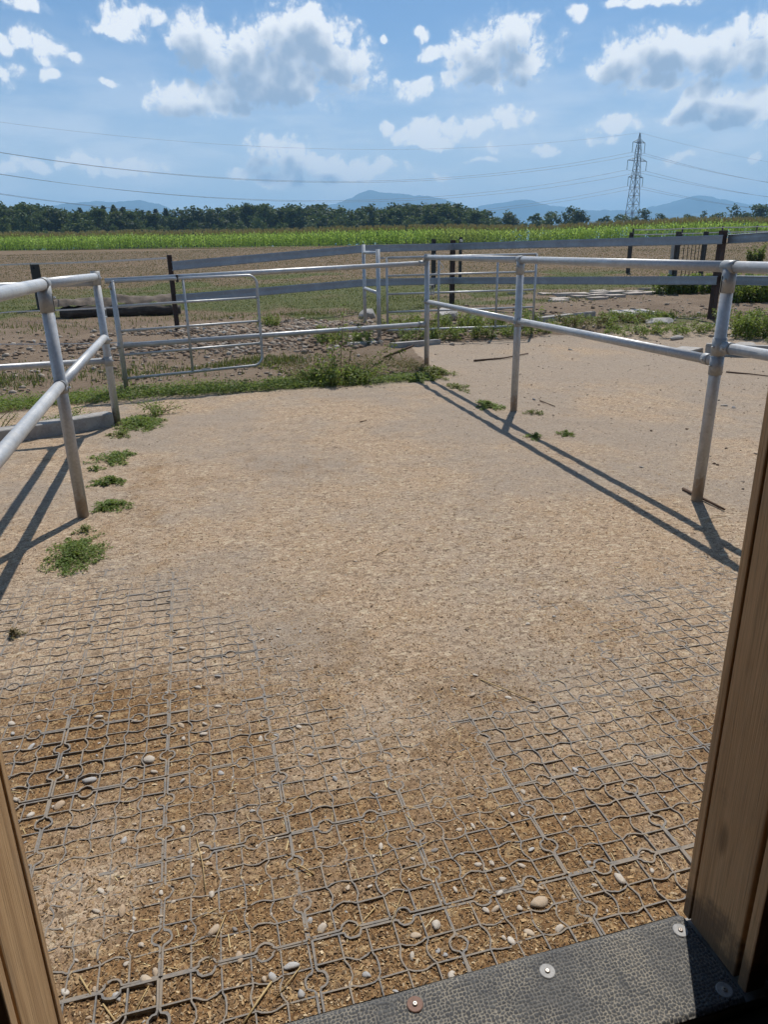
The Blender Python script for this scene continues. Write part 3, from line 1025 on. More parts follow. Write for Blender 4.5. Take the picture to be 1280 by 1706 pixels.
# size in metres; the words say where it lies
PEBBLES = [
    (-0.307, 1.194, 0.0338, 'peb_grey', 'grey oval pebble lodged in a ring between two grid tiles'),
    (0.680, 1.157, 0.0471, 'peb_tan', 'biggest flat tan stone in a grid cell near the mat'),
    (0.417, 1.171, 0.0357, 'peb_white', 'broad pale pebble in a trodden cell before the mat'),
    (0.842, 2.004, 0.0281, 'peb_tan', 'single orange-tan pebble beside the long straw stalk'),
    (0.908, 1.168, 0.0396, 'peb_white', 'large pale elongated pebble near the doorway post'),
    (-0.043, 1.213, 0.0328, 'peb_tan', 'flat greyish tan pebble in a cell left of the thick straw'),
    (0.070, 1.160, 0.0351, 'peb_grey', 'large speckled grey pebble beside the thick split straw'),
    (0.081, 1.090, 0.0286, 'peb_grey', 'oval grey pebble nearest the lower picture edge'),
    (0.227, 1.095, 0.0280, 'peb_grey', 'round light grey pebble just before the mat edge'),
    (-0.445, 1.930, 0.0442, 'peb_grey', 'long light grey pebble among the exposed grid'),
    (-0.518, 1.839, 0.0334, 'peb_tan', 'brown-tan pebble beside the exposed grid seam'),
    (-0.053, 1.846, 0.0315, 'peb_grey', 'bluish white pebble on the seam in the left half'),
    (-0.272, 1.972, 0.0382, 'peb_white', 'pale cream pebble beside the long double seam'),
    (-0.243, 1.211, 0.0371, 'peb_tan', 'large tan pebble in the cell left of the double seam'),
    (1.261, 2.422, 0.0308, 'peb_white', 'bright white pebble alone in the open sand'),
    (-0.173, 2.123, 0.0307, 'peb_tan', 'rust-tinted pebble near the double seam'),
    (-0.312, 1.410, 0.0337, 'peb_tan', 'broad tan pebble with a chipped edge in the left foreground'),
    (-0.324, 1.644, 0.0345, 'peb_grey', 'flat grey pebble left of the double seam'),
    (0.484, 1.380, 0.0224, 'peb_dark', 'dark brown pebble casting a shadow in the middle foreground'),
    (0.568, 1.171, 0.0263, 'peb_tan', 'round tan pebble touching a small pale one'),
    (-0.652, 2.148, 0.0354, 'peb_grey', 'grey pebble among the exposed grid near the jamb'),
    (-0.048, 1.288, 0.0185, 'peb_dark', 'dark grey pebble in a cell of the foreground'),
    (-0.367, 1.489, 0.0258, 'peb_white', 'pale pebble in the grid cells of the left foreground'),
    (-0.372, 1.429, 0.0220, 'peb_white', 'pale pebble in the grid cells of the left foreground'),
    (-0.227, 1.227, 0.0228, 'peb_tan', 'tan pebble in the grid cells of the left foreground'),
    (-0.261, 1.305, 0.0237, 'peb_white', 'pale pebble in the grid cells of the left foreground'),
    (-0.416, 1.234, 0.0249, 'peb_white', 'pale pebble in the grid cells of the left foreground'),
    (-0.353, 1.221, 0.0171, 'peb_tan', 'tan pebble in the grid cells of the left foreground'),
    (-0.248, 1.487, 0.0185, 'peb_grey', 'grey pebble in the grid cells of the left foreground'),
    (-0.174, 1.563, 0.0145, 'peb_white', 'pale pebble in the grid cells of the left foreground'),
    (-0.102, 1.501, 0.0221, 'peb_tan', 'tan pebble in the grid cells of the left foreground'),
    (-0.098, 1.403, 0.0256, 'peb_white', 'pale pebble in the grid cells of the left foreground'),
    (-0.096, 1.297, 0.0299, 'peb_tan', 'tan pebble in the grid cells of the left foreground'),
    (0.027, 1.147, 0.0226, 'peb_grey', 'grey pebble in the grid cells just before the mat'),
    (0.153, 1.233, 0.0270, 'peb_white', 'pale pebble in the grid cells just before the mat'),
    (0.349, 1.433, 0.0243, 'peb_white', 'pale pebble in the grid cells just before the mat'),
    (0.237, 1.331, 0.0182, 'peb_tan', 'tan pebble in the grid cells just before the mat'),
    (0.290, 1.318, 0.0167, 'peb_white', 'pale pebble in the grid cells just before the mat'),
    (0.007, 1.147, 0.0199, 'peb_tan', 'tan pebble in the grid cells of the left foreground'),
    (0.420, 1.369, 0.0158, 'peb_white', 'pale pebble in the grid cells just before the mat'),
    (0.495, 1.250, 0.0196, 'peb_white', 'pale pebble in the grid cells just before the mat'),
    (0.361, 1.157, 0.0267, 'peb_tan', 'tan pebble in the grid cells just before the mat'),
    (0.546, 1.174, 0.0204, 'peb_white', 'pale pebble in the grid cells just before the mat'),
    (0.627, 1.156, 0.0233, 'peb_white', 'pale pebble in the grid cells just before the mat'),
    (0.620, 1.091, 0.0253, 'peb_tan', 'tan pebble in the grid cells just before the mat'),
    (0.572, 1.083, 0.0223, 'peb_white', 'pale pebble in the grid cells just before the mat'),
    (0.558, 1.095, 0.0196, 'peb_white', 'pale pebble in the grid cells just before the mat'),
    (0.400, 1.108, 0.0193, 'peb_grey', 'grey pebble in the grid cells just before the mat'),
    (0.411, 1.093, 0.0150, 'peb_grey', 'grey pebble in the grid cells just before the mat'),
    (0.338, 1.107, 0.0218, 'peb_white', 'pale pebble in the grid cells just before the mat'),
    (0.411, 1.043, 0.0279, 'peb_white', 'pale pebble in the grid cells just before the mat'),
    (0.281, 1.042, 0.0169, 'peb_grey', 'grey pebble in the grid cells just before the mat'),
    (0.294, 1.036, 0.0143, 'peb_white', 'pale pebble in the grid cells just before the mat'),
    (0.692, 1.080, 0.0240, 'peb_white', 'pale pebble in the grid cells just before the mat'),
    (0.621, 1.245, 0.0260, 'peb_white', 'pale pebble in the grid cells just before the mat'),
    (0.688, 1.273, 0.0219, 'peb_white', 'pale pebble in the grid cells just before the mat'),
    (0.580, 1.308, 0.0188, 'peb_white', 'pale pebble in the grid cells just before the mat'),
    (0.615, 1.300, 0.0188, 'peb_white', 'pale pebble in the grid cells just before the mat'),
    (0.735, 1.315, 0.0225, 'peb_grey', 'grey pebble in the grid cells just before the mat'),
    (1.002, 1.168, 0.0154, 'peb_white', 'pale pebble in the grid cells just before the mat'),
    (0.835, 1.168, 0.0181, 'peb_white', 'pale pebble in the grid cells just before the mat'),
    (0.871, 1.389, 0.0186, 'peb_white', 'pale pebble in the sandy grid cells in the middle'),
    (-0.723, 2.239, 0.0223, 'peb_grey', 'grey pebble beside the long double seam of the grid'),
    (-0.515, 1.964, 0.0185, 'peb_white', 'pale pebble beside the long double seam of the grid'),
    (-0.253, 1.909, 0.0242, 'peb_white', 'pale pebble beside the long double seam of the grid'),
    (-0.452, 2.256, 0.0314, 'peb_white', 'pale pebble beside the long double seam of the grid'),
    (-0.498, 2.508, 0.0296, 'peb_white', 'pale pebble beside the long double seam of the grid'),
    (-0.654, 2.308, 0.0293, 'peb_tan', 'tan pebble beside the long double seam of the grid'),
    (-0.448, 2.440, 0.0246, 'peb_tan', 'tan pebble beside the long double seam of the grid'),
    (-0.535, 1.841, 0.0158, 'peb_white', 'pale pebble beside the long double seam of the grid'),
    (-0.165, 2.048, 0.0219, 'peb_white', 'pale pebble beside the long double seam of the grid'),
    (-0.264, 2.323, 0.0175, 'peb_white', 'pale pebble beside the long double seam of the grid'),
    (-0.645, 1.901, 0.0267, 'peb_white', 'pale pebble beside the long double seam of the grid'),
    (-0.170, 1.843, 0.0220, 'peb_grey', 'grey pebble beside the long double seam of the grid'),
    (-0.166, 1.643, 0.0235, 'peb_white', 'pale pebble beside the long double seam of the grid'),
    (-0.593, 1.824, 0.0259, 'peb_white', 'pale pebble beside the long double seam of the grid'),
    (-0.039, 2.395, 0.0274, 'peb_grey', 'grey pebble beside the long double seam of the grid'),
    (-0.104, 2.461, 0.0348, 'peb_white', 'pale pebble beside the long double seam of the grid'),
    (-0.113, 2.338, 0.0289, 'peb_white', 'pale pebble beside the long double seam of the grid'),
    (0.167, 2.209, 0.0196, 'peb_white', 'pale pebble in the sandy grid cells in the middle'),
    (0.026, 1.659, 0.0224, 'peb_grey', 'grey pebble beside the long double seam of the grid'),
    (0.081, 1.977, 0.0258, 'peb_white', 'pale pebble beside the long double seam of the grid'),
    (-0.099, 2.058, 0.0281, 'peb_white', 'pale pebble beside the long double seam of the grid'),
    (-0.047, 2.196, 0.0277, 'peb_white', 'pale pebble beside the long double seam of the grid'),
    (-0.095, 2.108, 0.0266, 'peb_white', 'pale pebble beside the long double seam of the grid'),
    (0.228, 1.851, 0.0211, 'peb_grey', 'grey pebble in the sandy grid cells in the middle'),
    (0.283, 1.812, 0.0171, 'peb_grey', 'grey pebble in the sandy grid cells in the middle'),
    (0.281, 1.722, 0.0219, 'peb_grey', 'grey pebble in the sandy grid cells in the middle'),
    (-0.032, 1.631, 0.0152, 'peb_tan', 'tan pebble beside the long double seam of the grid'),
    (0.213, 2.005, 0.0203, 'peb_white', 'pale pebble in the sandy grid cells in the middle'),
    (0.796, 2.060, 0.0175, 'peb_white', 'pale pebble on the open sand farther out'),
    (0.899, 2.123, 0.0226, 'peb_white', 'pale pebble on the open sand farther out'),
    (0.961, 1.958, 0.0279, 'peb_white', 'pale pebble in the sandy grid cells in the middle'),
    (0.807, 1.516, 0.0231, 'peb_white', 'pale pebble in the sandy grid cells in the middle'),
    (1.002, 1.559, 0.0240, 'peb_grey', 'grey pebble in the sandy grid cells in the middle'),
    (0.739, 1.443, 0.0222, 'peb_white', 'pale pebble in the sandy grid cells in the middle'),
    (0.614, 1.432, 0.0200, 'peb_white', 'pale pebble in the sandy grid cells in the middle'),
    (0.575, 1.432, 0.0216, 'peb_white', 'pale pebble in the sandy grid cells in the middle'),
    (0.230, 2.439, 0.0237, 'peb_white', 'pale pebble on the open sand farther out'),
    (0.229, 2.686, 0.0231, 'peb_white', 'pale pebble on the open sand farther out'),
    (0.217, 2.627, 0.0201, 'peb_white', 'pale pebble on the open sand farther out'),
    (-0.049, 2.742, 0.0280, 'peb_white', 'pale pebble on the open sand farther out'),
    (-0.169, 2.646, 0.0270, 'peb_white', 'pale pebble on the open sand farther out'),
    (0.151, 2.616, 0.0199, 'peb_white', 'pale pebble on the open sand farther out'),
    (-0.737, 2.297, 0.0269, 'peb_white', 'pale pebble beside the long double seam of the grid'),
    (-0.143, 1.508, 0.0126, 'peb_white', 'pale pebble in the grid cells of the left foreground'),
    (3.456, 6.815, 0.0577, 'peb_dark', 'dark clod on the sand pen beside the middle post'),
    (3.066, 4.284, 0.0393, 'peb_dark', 'dark clod on the sand pen near the near post'),
    (5.689, 10.077, 0.0844, 'peb_dark', 'dark clod at the far side of the sand pen'),
    (5.102, 5.904, 0.0845, 'peb_dark', 'bigger grey stone of the pair in the sand pen'),
    (5.105, 5.780, 0.0534, 'peb_dark', 'smaller grey stone of the pair in the sand pen'),
    (2.838, 6.864, 0.0442, 'peb_dark', 'dark clod on the rail shadow'),
]
for i, (x, y, s, k, lab) in enumerate(PEBBLES):
    pebble(x, y, s, k, 100 + i, lab, 'pebbles lying on the paving grid', 0.50)


def scatter_pebbles():
    rs = random.Random(8)
    got = [(p[0], p[1]) for p in PEBBLES]
    n = 0
    while n < 260:
        r = math.exp(rs.uniform(math.log(1.15), math.log(4.6)))
        a = rs.uniform(rad(-20), rad(46))
        x, y = r * math.sin(a), r * math.cos(a)
        if y < 1.06 or x > 2.7 or not in_view(x, y, 0, 0):
            continue
        w = 0.9 * math.exp(-((y - 1.1) / 0.5) ** 2) + 0.8 * math.exp(-((x + 0.25) / 0.45) ** 2 - ((y - 2.2) / 0.8) ** 2) + 0.10
        if rs.random() > w:
            continue
        if any((x - q[0]) ** 2 + (y - q[1]) ** 2 < 0.0012 for q in got):
            continue
        got.append((x, y))
        k = rs.choice(['peb_white', 'peb_grey', 'peb_tan', 'peb_white', 'peb_tan'])
        s = min(0.022, max(0.006, rs.lognormvariate(-4.60, 0.35)))
        zn = ('of the left foreground' if x < 0.15 and y < 1.7 else 'beside the long double seam' if x < 0.15 else 'along the mat' if y < 1.55 else 'in the middle of the paddock' if x < 1.0 else 'towards the doorway post')
        words = {'peb_white': 'small pale pebble half sunk in the shavings ' + zn,
                 'peb_grey': 'small grey pebble half sunk in the shavings ' + zn,
                 'peb_tan': 'small tan pebble half sunk in the shavings ' + zn}[k]
        pebble(x, y, s, k, 900 + n, words, 'small pebbles in the shavings', 0.55)
        n += 1


scatter_pebbles()

# ------------------------------------------------------------------ galvanised pipe fences
def gz(x, y):
    return float(H(x, y, False))


def bolt(root, p, axis, part=None, r=0.008):
    a = Vector(axis).normalized()
    p = Vector(p)
    MB().tube([p, p + a * 0.008], r * 1.2, 6, smooth=False).tube([p + a * 0.008, p + a * 0.013], r * 0.62, 8).build('bolt', M['bolt'], part or root)


def post(root, x, y, top, r=0.034, n=20, cap=True, bottom=-0.05, mat='galv'):
    mb = MB().tube([(x, y, bottom), (x, y, top)], r, n)
    o = mb.build('post', M[mat], root)
    if cap:
        MB().tube([(x, y, top), (x, y, top + 0.008)], r * 1.06, n).build('post_cap', M['slot'], o)
    return o


def rail(root, a, b, r=0.030, n=18):
    return MB().tube([a, b], r, n).build('rail', M['galv'], root)


def tee(root, p, axis, rp=0.034, rr=0.030, length=0.10, down=0.10, side=(-1, 0, 0)):
    """sleeve round the rail with a split collar running down the post"""
    p = Vector(p)
    a = Vector(axis).normalized()
    mb = MB()
    mb.tube([p - a * length / 2, p + a * length / 2], rr + 0.0045, 20)
    mb.tube([p + Vector((0, 0, -down)), p + Vector((0, 0, -rr * 0.3))], rp + 0.0045, 20)
    o = mb.build('clamp', M['galv_fit'], root)
    s = Vector(side).normalized()
    t = s.cross(Vector((0, 0, 1)))
    q = p + s * (rp + 0.0045) + Vector((0, 0, -down * 0.68))
    # split of the collar and its bolt
    MB().box(q + t * 0.006 + s * -0.001 + Vector((0, 0, 0.004)), (0.004 + abs(t.x) * 0.002, 0.005, down * 0.62), 0).build('split', M['slot'], o)
    bolt(root, p + s * (rp + 0.004) + Vector((0, 0, -down * 0.5)) - t * 0.018, s, o)
    return o


def collar(root, p, axis, r, length=0.06, side=(-1, 0, 0)):
    p = Vector(p)
    a = Vector(axis).normalized()
    o = MB().tube([p - a * length / 2, p + a * length / 2], r, 20).build('clamp', M['galv_fit'], root)
    bolt(root, p + Vector(side).normalized() * (r - 0.001), side, o, 0.007)
    return o


# --- fence on the sunny side of the paddock
RA, RB, RC = (2.966, 3.552), (3.022, 6.387), (3.108, 9.421)
f = thing('pipe_fence', (RA[0], RA[1], 0), 'long galvanised pipe fence dividing the gridded paddock from the sand pen', 'fence')
RZ = (1.395, 1.420, 1.437)
RN = (2.925, 1.12)
post(f, RA[0], RA[1], 1.405, cap=False)
post(f, RB[0], RB[1], 1.425, cap=False)
post(f, RC[0], RC[1], 1.475)
post(f, RN[0], RN[1], 1.39)
rail(f, (*RN, 1.375), (*RA, RZ[0]), 0.031)
rail(f, (*RA, RZ[0]), (*RB, RZ[1]), 0.031)
rail(f, (*RB, RZ[1]), (*RC, RZ[2]), 0.031)
rail(f, (*RN, 0.955), (RA[0], RA[1] - 0.05, 0.954))
rail(f, (RA[0], RA[1] + 0.02, 0.872), (*RB, 0.870))
rail(f, (*RB, 0.870), (*RC, 0.874))
ax = (0.02, 1, 0)
tee(f, (*RA, RZ[0]), ax, down=0.14, rr=0.031)
tee(f, (*RB, RZ[1]), ax, down=0.13, rr=0.031)
collar(f, (*RC, RZ[2]), (0, 0, 1), 0.040, 0.085)
collar(f, (RC[0], RC[1] - 0.055, RZ[2]), ax, 0.035, 0.05)
# lower joints: swivel collar on the post, short socket for each rail
collar(f, (*RA, 0.955), (0, 0, 1), 0.040, 0.10)
collar(f, (RA[0], RA[1] - 0.075, 0.954), ax, 0.035, 0.06)
collar(f, (*RA, 0.845), (0, 0, 1), 0.039, 0.105)
collar(f, (RA[0], RA[1] + 0.085, 0.872), ax, 0.034, 0.05)
tee(f, (*RB, 0.870), ax, down=0.05, rr=0.030)
collar(f, (*RC, 0.874), (0, 0, 1), 0.039, 0.06)
collar(f, (RC[0], RC[1] - 0.05, 0.874), ax, 0.034, 0.04)

# --- fence on the other side
LA, LB = (-0.762, 4.416), (-0.775, 7.049)
LN = (-0.75, 1.14)
f = thing('pipe_fence', (LA[0], LA[1], 0), 'short galvanised pipe fence along the weedy edge, beside the concrete kerb', 'fence')
post(f, LA[0], LA[1], 1.37, cap=False)
post(f, LB[0], LB[1], 1.385)
post(f, LN[0], LN[1], 1.37)
rail(f, (*LN, 1.355), (*LA, 1.368), 0.031)
rail(f, (*LA, 1.368), (*LB, 1.342), 0.031)
rail(f, (*LN, 0.775), (*LA, 0.815), 0.031)
rail(f, (*LA, 0.815), (*LB, 0.815), 0.031)
ax = (0, 1, 0)
tee(f, (*LA, 1.368), ax, down=0.15, rr=0.031, side=(1, 0, 0))
tee(f, (*LA, 0.815), ax, down=0.045, rr=0.031, side=(1, 0, 0))
collar(f, (*LB, 1.33), (0, 0, 1), 0.040, 0.12, (1, 0, 0))
collar(f, (LB[0], LB[1] - 0.055, 1.342), ax, 0.035, 0.04, (1, 0, 0))
collar(f, (*LB, 0.79), (0, 0, 1), 0.039, 0.06, (1, 0, 0))
rail(f, (*LB, 1.292), (-3.7, 6.72, 1.262), 0.028)
rail(f, (*LB, 0.605), (-3.7, 6.72, 0.600), 0.028)
collar(f, (LB[0], LB[1], 0.60), (0, 0, 1), 0.039, 0.085, (1, 0, 0))
post(f, -3.7, 6.72, 1.30)
# latch bracket reaching towards the gate post
lb = MB()
lb.box((-0.770, 7.135, 1.055), (0.06, 0.10, 0.012)).box((-0.770, 7.135, 0.985), (0.06, 0.11, 0.016))
for dx in (-0.024, 0.0, 0.024):
    lb.box((-0.770 + dx, 7.175, 1.020), (0.008, 0.010, 0.060))
lb.box((-0.770, 7.088, 1.01), (0.05, 0.008, 0.16))
lb.build('latch', M['galv_fit'], f)

# --- rails closing the back of the paddock, with the post that carries the gate
LC = (-0.808, 8.789)
f = thing('pipe_barrier', (LC[0], LC[1], 0), 'two galvanised rails closing the far end of the paddock above the weeds', 'fence')
post(f, LC[0], LC[1], 1.235, 0.027)
rail(f, (-0.875, 8.778, 1.255), (3.07, 9.405, 1.366), 0.030)
rail(f, (LC[0], LC[1], 0.545), (3.07, 9.405, 0.586), 0.030)
collar(f, (3.02, 9.40, 1.3645), (0.99, 0.16, 0), 0.034, 0.09)
collar(f, (3.02, 9.40, 0.5855), (0.99, 0.16, 0), 0.034, 0.09)
collar(f, (*LC, 0.545), (0, 0, 1), 0.032, 0.07)
collar(f, (*LC, 1.19), (0, 0, 1), 0.031, 0.05)
# the two hinge pins
for z in (1.16, 0.27):
    MB().tube([(LC[0], LC[1], z), (LC[0] + 0.02, LC[1] - 0.055, z)], 0.009, 8).tube(
        [(LC[0] + 0.02, LC[1] - 0.055, z - 0.03), (LC[0] + 0.02, LC[1] - 0.055, z + 0.04)], 0.010, 8).build('hinge', M['galv_fit'], f)


def leaf_gate(name, label, A, B, zt, zb, mids, vert, r=0.0165, round_end=True, loc=None, extra=None):
    """gate leaf from hinge side A to free side B; zt/zb = (z at A, z at B)"""
    A2, B2 = Vector((A[0], A[1], 0)), Vector((B[0], B[1], 0))
    d = (B2 - A2).normalized()
    L = (B2 - A2).length
    root = thing(name, (A[0], A[1], gz(*A)), label, 'gate')

    def pt(t, z0, z1=None, k=None):
        """t metres along, z between bottom and top"""
        q = A2 + d * t
        za = z0 + ((z1 if z1 is not None else z0) - z0) * (t / L)
        return (q.x, q.y, za)
    R = 0.11
    path = [pt(0, zt[0], zt[1])]
    if round_end:
        zT, zB = zt[1], zb[1]
        path.append(pt(L - R, zt[0], zt[1]))
        for k in range(1, 7):
            th = math.pi / 2 * k / 6
            q = A2 + d * (L - R + R * math.sin(th))
            path.append((q.x, q.y, zT - R + R * math.cos(th)))
        for k in range(0, 7):
            th = math.pi / 2 * k / 6
            q = A2 + d * (L - R + R * math.cos(th))
            path.append((q.x, q.y, zB + R - R * math.sin(th)))
        path.append(pt(0, zb[0], zb[1]))
    else:
        path += [pt(L, zt[0], zt[1])]
    MB().tube(path, r, 12).build('frame', M['galv'], root)
    MB().tube([pt(0, zb[0] - 0.015), pt(0, zt[0] + 0.012)], r, 12).build('upright', M['galv'], root)
    if not round_end:
        MB().tube([pt(0, zb[0], zb[1]), pt(L, zb[0], zb[1])], r, 12).build('bar', M['galv'], root)
        MB().tube([pt(L, 0, 0)[:2] + (zb[1] - 0.01,), pt(L, 0, 0)[:2] + (zt[1] + 0.01,)], r, 12).build('upright', M['galv'], root)
    for za, zc in mids:
        MB().tube([pt(0, za, zc), pt(L, za, zc)], r * 0.86, 10).build('bar', M['galv'], root)
    for t in vert:
        q = A2 + d * (L * t)
        z0 = zb[0] + (zb[1] - zb[0]) * t
        z1 = zt[0] + (zt[1] - zt[0]) * t
        MB().tube([(q.x, q.y, z0), (q.x, q.y, z1)], r * 0.95, 10).build('upright', M['galv'], root)
    return root


g1 = leaf_gate('pipe_gate', 'galvanised gate leaf with rounded corners, folded open against the back rails', (-0.788, 8.728), (0.815, 8.972),
               (1.250, 1.276), (0.178, 0.215), [(0.985, 1.02), (0.715, 0.745), (0.448, 0.482)], [0.47])
MB().box((-0.10, 8.865, 1.262), (0.020, 0.100, 0.085), 0.15, bevel=0.008).build('latch_strap', M['blackpost'], g1)
MB().box((0.12, 8.872, 0.212), (0.10, 0.012, 0.030), 0.15).build('label_plate', M['galv_fit'], g1)

# --- gate post pair and gate of the next paddock
f = thing('gate_post_pair', (3.17, 12.26, gz(3.17, 12.26)), 'two tall galvanised posts joined by short bars, at the far gate', 'posts')
post(f, 3.17, 12.26, 1.56, 0.036, bottom=-0.1, cap=False)
post(f, 3.35, 14.05, 1.66, 0.034, bottom=-0.1, cap=False)
rail(f, (3.17, 12.26, 1.50), (3.35, 14.05, 1.515), 0.030)
rail(f, (3.17, 12.26, 0.85), (3.35, 14.05, 0.862), 0.030)
for z in (1.42, 0.30):
    MB().tube([(3.17, 12.26, z), (3.30, 12.29, z)], 0.011, 8).box((3.24, 12.27, z), (0.07, 0.03, 0.035)).build('hinge', M['galv_fit'], f)
leaf_gate('pipe_gate', 'galvanised five-bar gate with square corners standing behind the corner post', (3.335, 12.30), (5.90, 11.85),
          (1.42, 1.44), (0.22, 0.24), [(1.13, 1.155), (0.83, 0.855), (0.53, 0.56)], [0.345, 0.74], 0.020, False)
# latch bracket on the corner post
lb = MB()
lb.box((3.17, 9.47, 1.085), (0.10, 0.06, 0.012)).box((3.17, 9.47, 0.965), (0.10, 0.06, 0.016)).box((3.12, 9.47, 1.03), (0.010, 0.05, 0.20))
for dx in (-0.02, 0.015, 0.05):
    lb.box((3.17 + dx, 9.47, 1.025), (0.012, 0.010, 0.11))
o = lb.build('latch_bracket', M['galv_fit'], None, (3.12, 9.47, 0.96))
tag(o, 'small galvanised latch bracket on the far corner post of the pipe fence', 'latch')

# ------------------------------------------------------------------ guard rail fence on dark posts
f = thing('guard_rail_fence', (-0.26, 14.64, gz(-0.26, 14.64)), 'grey steel guard-rail fence on dark posts along the pasture', 'fence')


def dpost(root, x, y, top, w, d=None, rz=0.2, mat='rustpost', name='post'):
    b = gz(x, y) - 0.15
    return MB().box((x, y, (b + top) / 2), (w, d or w * 0.8, top - b), rz, bevel=0.008).build(name, M[mat], root)


for x, y, t, w in ((-0.26, 14.64, 1.53, 0.085), (6.62, 18.0, 1.78, 0.115), (9.93, 12.22, 1.80, 0.13), (9.62, 8.2, 1.86, 0.12)):
    dpost(f, x, y, t, w)


def beam(root, a, b, z0, z1, hgt=0.155):
    """C-shaped guard rail beam between two points; z0/z1 top edge heights"""
    A, B = Vector((a[0], a[1], 0)), Vector((b[0], b[1], 0))
    d = (B - A).normalized()
    n = Vector((d.y, -d.x, 0))
    if n.dot(Vector((0, -1, 0))) < 0:
        n = -n
    prof = [(0.0, -0.012), (0.0, 0.0), (0.030, 0.004), (0.034, -0.012), (0.030, -hgt * 0.5), (0.034, -hgt + 0.012), (0.030, -hgt - 0.004),
            (0.0, -hgt), (0.0, -hgt + 0.012)]
    vs, fs = [], []
    for P0, zz in ((A, z0), (B, z1)):
        for off, dz in prof:
            q = P0 + n * (0.05 + off)
            vs.append((q.x, q.y, zz + dz))
    k = len(prof)
    for i in range(k - 1):
        fs.append((i, i + 1, k + i + 1, k + i))
    # back skin so that the beam has thickness
    o2 = len(vs)
    for P0, zz in ((A, z0), (B, z1)):
        for off, dz in prof:
            q = P0 + n * (0.05 + off - 0.004)
            vs.append((q.x, q.y, zz + dz * 0.985))
    for i in range(k - 1):
        fs.append((o2 + i, o2 + k + i, o2 + k + i + 1, o2 + i + 1))
    return MB().raw(vs, fs).build('guard_rail', M['galv_beam'], root)


PL, PJ, PM, PB, PE = (-0.26, 14.60), (4.05, 17.12), (6.62, 17.95), (9.93, 12.17), (9.62, 8.2)
for (a, b, u0, u1, l0, l1) in ((PL, PJ, 1.41, 1.675, 0.82, 0.925), (PJ, PM, 1.675, 1.70, 0.925, 0.885), (PM, PB, 1.70, 1.715, 0.885, 0.98), (PB, PE, 1.72, 1.78, 0.985, 1.06)):
    beam(f, a, b, u0, u1)
    beam(f, a, b, l0, l1)

# darker single posts and small gate fittings behind
for i, (x, y, t, w, mat, lab) in enumerate((
        (7.81, 23.0, 1.90, 0.13, 'blackpost', 'slim dark post behind the guard rail with a gate handle hooked on'),
        (9.45, 24.9, 1.98, 0.10, 'blackpost', 'slim dark post with white insulator beyond the guard rail'),
        (17.4, 26.7, 2.12, 0.15, 'blackpost', 'dark fence post standing alone in the dry pasture'),
        (13.42, 18.3, 1.93, 0.14, 'blackpost', 'thick dark post with pale edge beside the hanging gate rods'),
        (16.73, 21.4, 2.00, 0.15, 'blackpost', 'thick dark post on the far side of the hanging gate rods'),
        (-3.75, 21.0, 1.40, 0.21, 'blackpost', 'squat dark post in the pasture holding the pale tape'))):
    p = thing('fence_post', (x, y, gz(x, y)), lab, 'post', 'dark posts in the pasture')
    dpost(p, x, y, t, w, w * 0.7, 0.3, mat, 'shaft')
    if i == 3:
        MB().box((x - 0.15, y - 0.02, (gz(x, y) + 1.70) / 2 + 0.02), (0.09, 0.05, 1.70 - gz(x, y)), 0.3).build('pale_strip', M['concrete'], p)
    if i == 1:
        MB().tube([(x - 0.02, y - 0.09, 1.86), (x - 0.02, y - 0.17, 1.86)], 0.05, 10).build('insulator', M['tape'], p)
    if i == 0:
        MB().tube([(x + 0.0, y - 0.1, 1.45), (x + 0.25, y - 0.3, 1.02), (x - 0.5, y - 0.5, 0.66)], 0.012, 6).build('handle_cord', M['tape'], p)
    MB().tube([(x, y - w * 0.35, t - 0.12), (x, y - w * 0.35 - 0.05, t - 0.12)], 0.02, 8).build('insulator', M['slot'], p)

gr = thing('hanging_gate_rods', (14.9, 19.6, gz(14.9, 19.6)), 'thin dark rods hanging in a gap between two thick dark posts', 'gate')
for k in range(5):
    t = 0.22 + 0.14 * k
    x, y = 13.42 + (16.73 - 13.42) * t, 18.3 + (21.4 - 18.3) * t
    MB().tube([(x, y, 1.78), (x + 0.02, y, 0.55 + 0.03 * (k % 2))], 0.011, 6).tube([(x, y, 1.74), (x, y, 1.80)], 0.03, 6).build('rod', M['slot'], gr)
MB().tube([(13.42, 18.3, 1.80), (16.73, 21.4, 1.86)], 0.014, 6).build('wire', M['slot'], gr)


def tape(root, pts, w=0.035, sag=0.02, mat='tape', name='tape'):
    P2 = []
    for a, b in zip(pts[:-1], pts[1:]):
        a, b = Vector(a), Vector(b)
        for k in range(9):
            t = k / 8
            q = a.lerp(b, t)
            q.z -= 4 * sag * t * (1 - t)
            P2.append(q)
    vs, fs = [], []
    for q in P2:
        vs += [(q.x, q.y, q.z + w / 2), (q.x, q.y - 0.006, q.z), (q.x, q.y, q.z - w / 2), (q.x, q.y + 0.006, q.z)]
    for i in range(len(P2) - 1):
        for k in range(4):
            a, b = i * 4 + k, i * 4 + (k + 1) % 4
            fs.append((a, b, b + 4, a + 4))
    return MB().raw(vs, fs).build(name, M[mat], root)


f = thing('tape_fence', (-0.3, 14.8, gz(-0.3, 14.8)), 'pale electric tapes stretched across the pasture edge to the dark end post', 'fence')
tape(f, [(-9.5, 24.0, 1.33), (-3.72, 20.85, 1.385), (-0.31, 14.60, 1.475)], 0.035, 0.015)
tape(f, [(-7.5, 18.2, 0.20), (-3.95, 18.6, 0.36), (-0.31, 14.60, 0.66)], 0.030, 0.02)
tape(f, [(-6.5, 13.2, 0.22), (-2.9, 12.4, 0.26), (-0.80, 10.5, 0.40)], 0.016, 0.01, 'tape', 'wire')

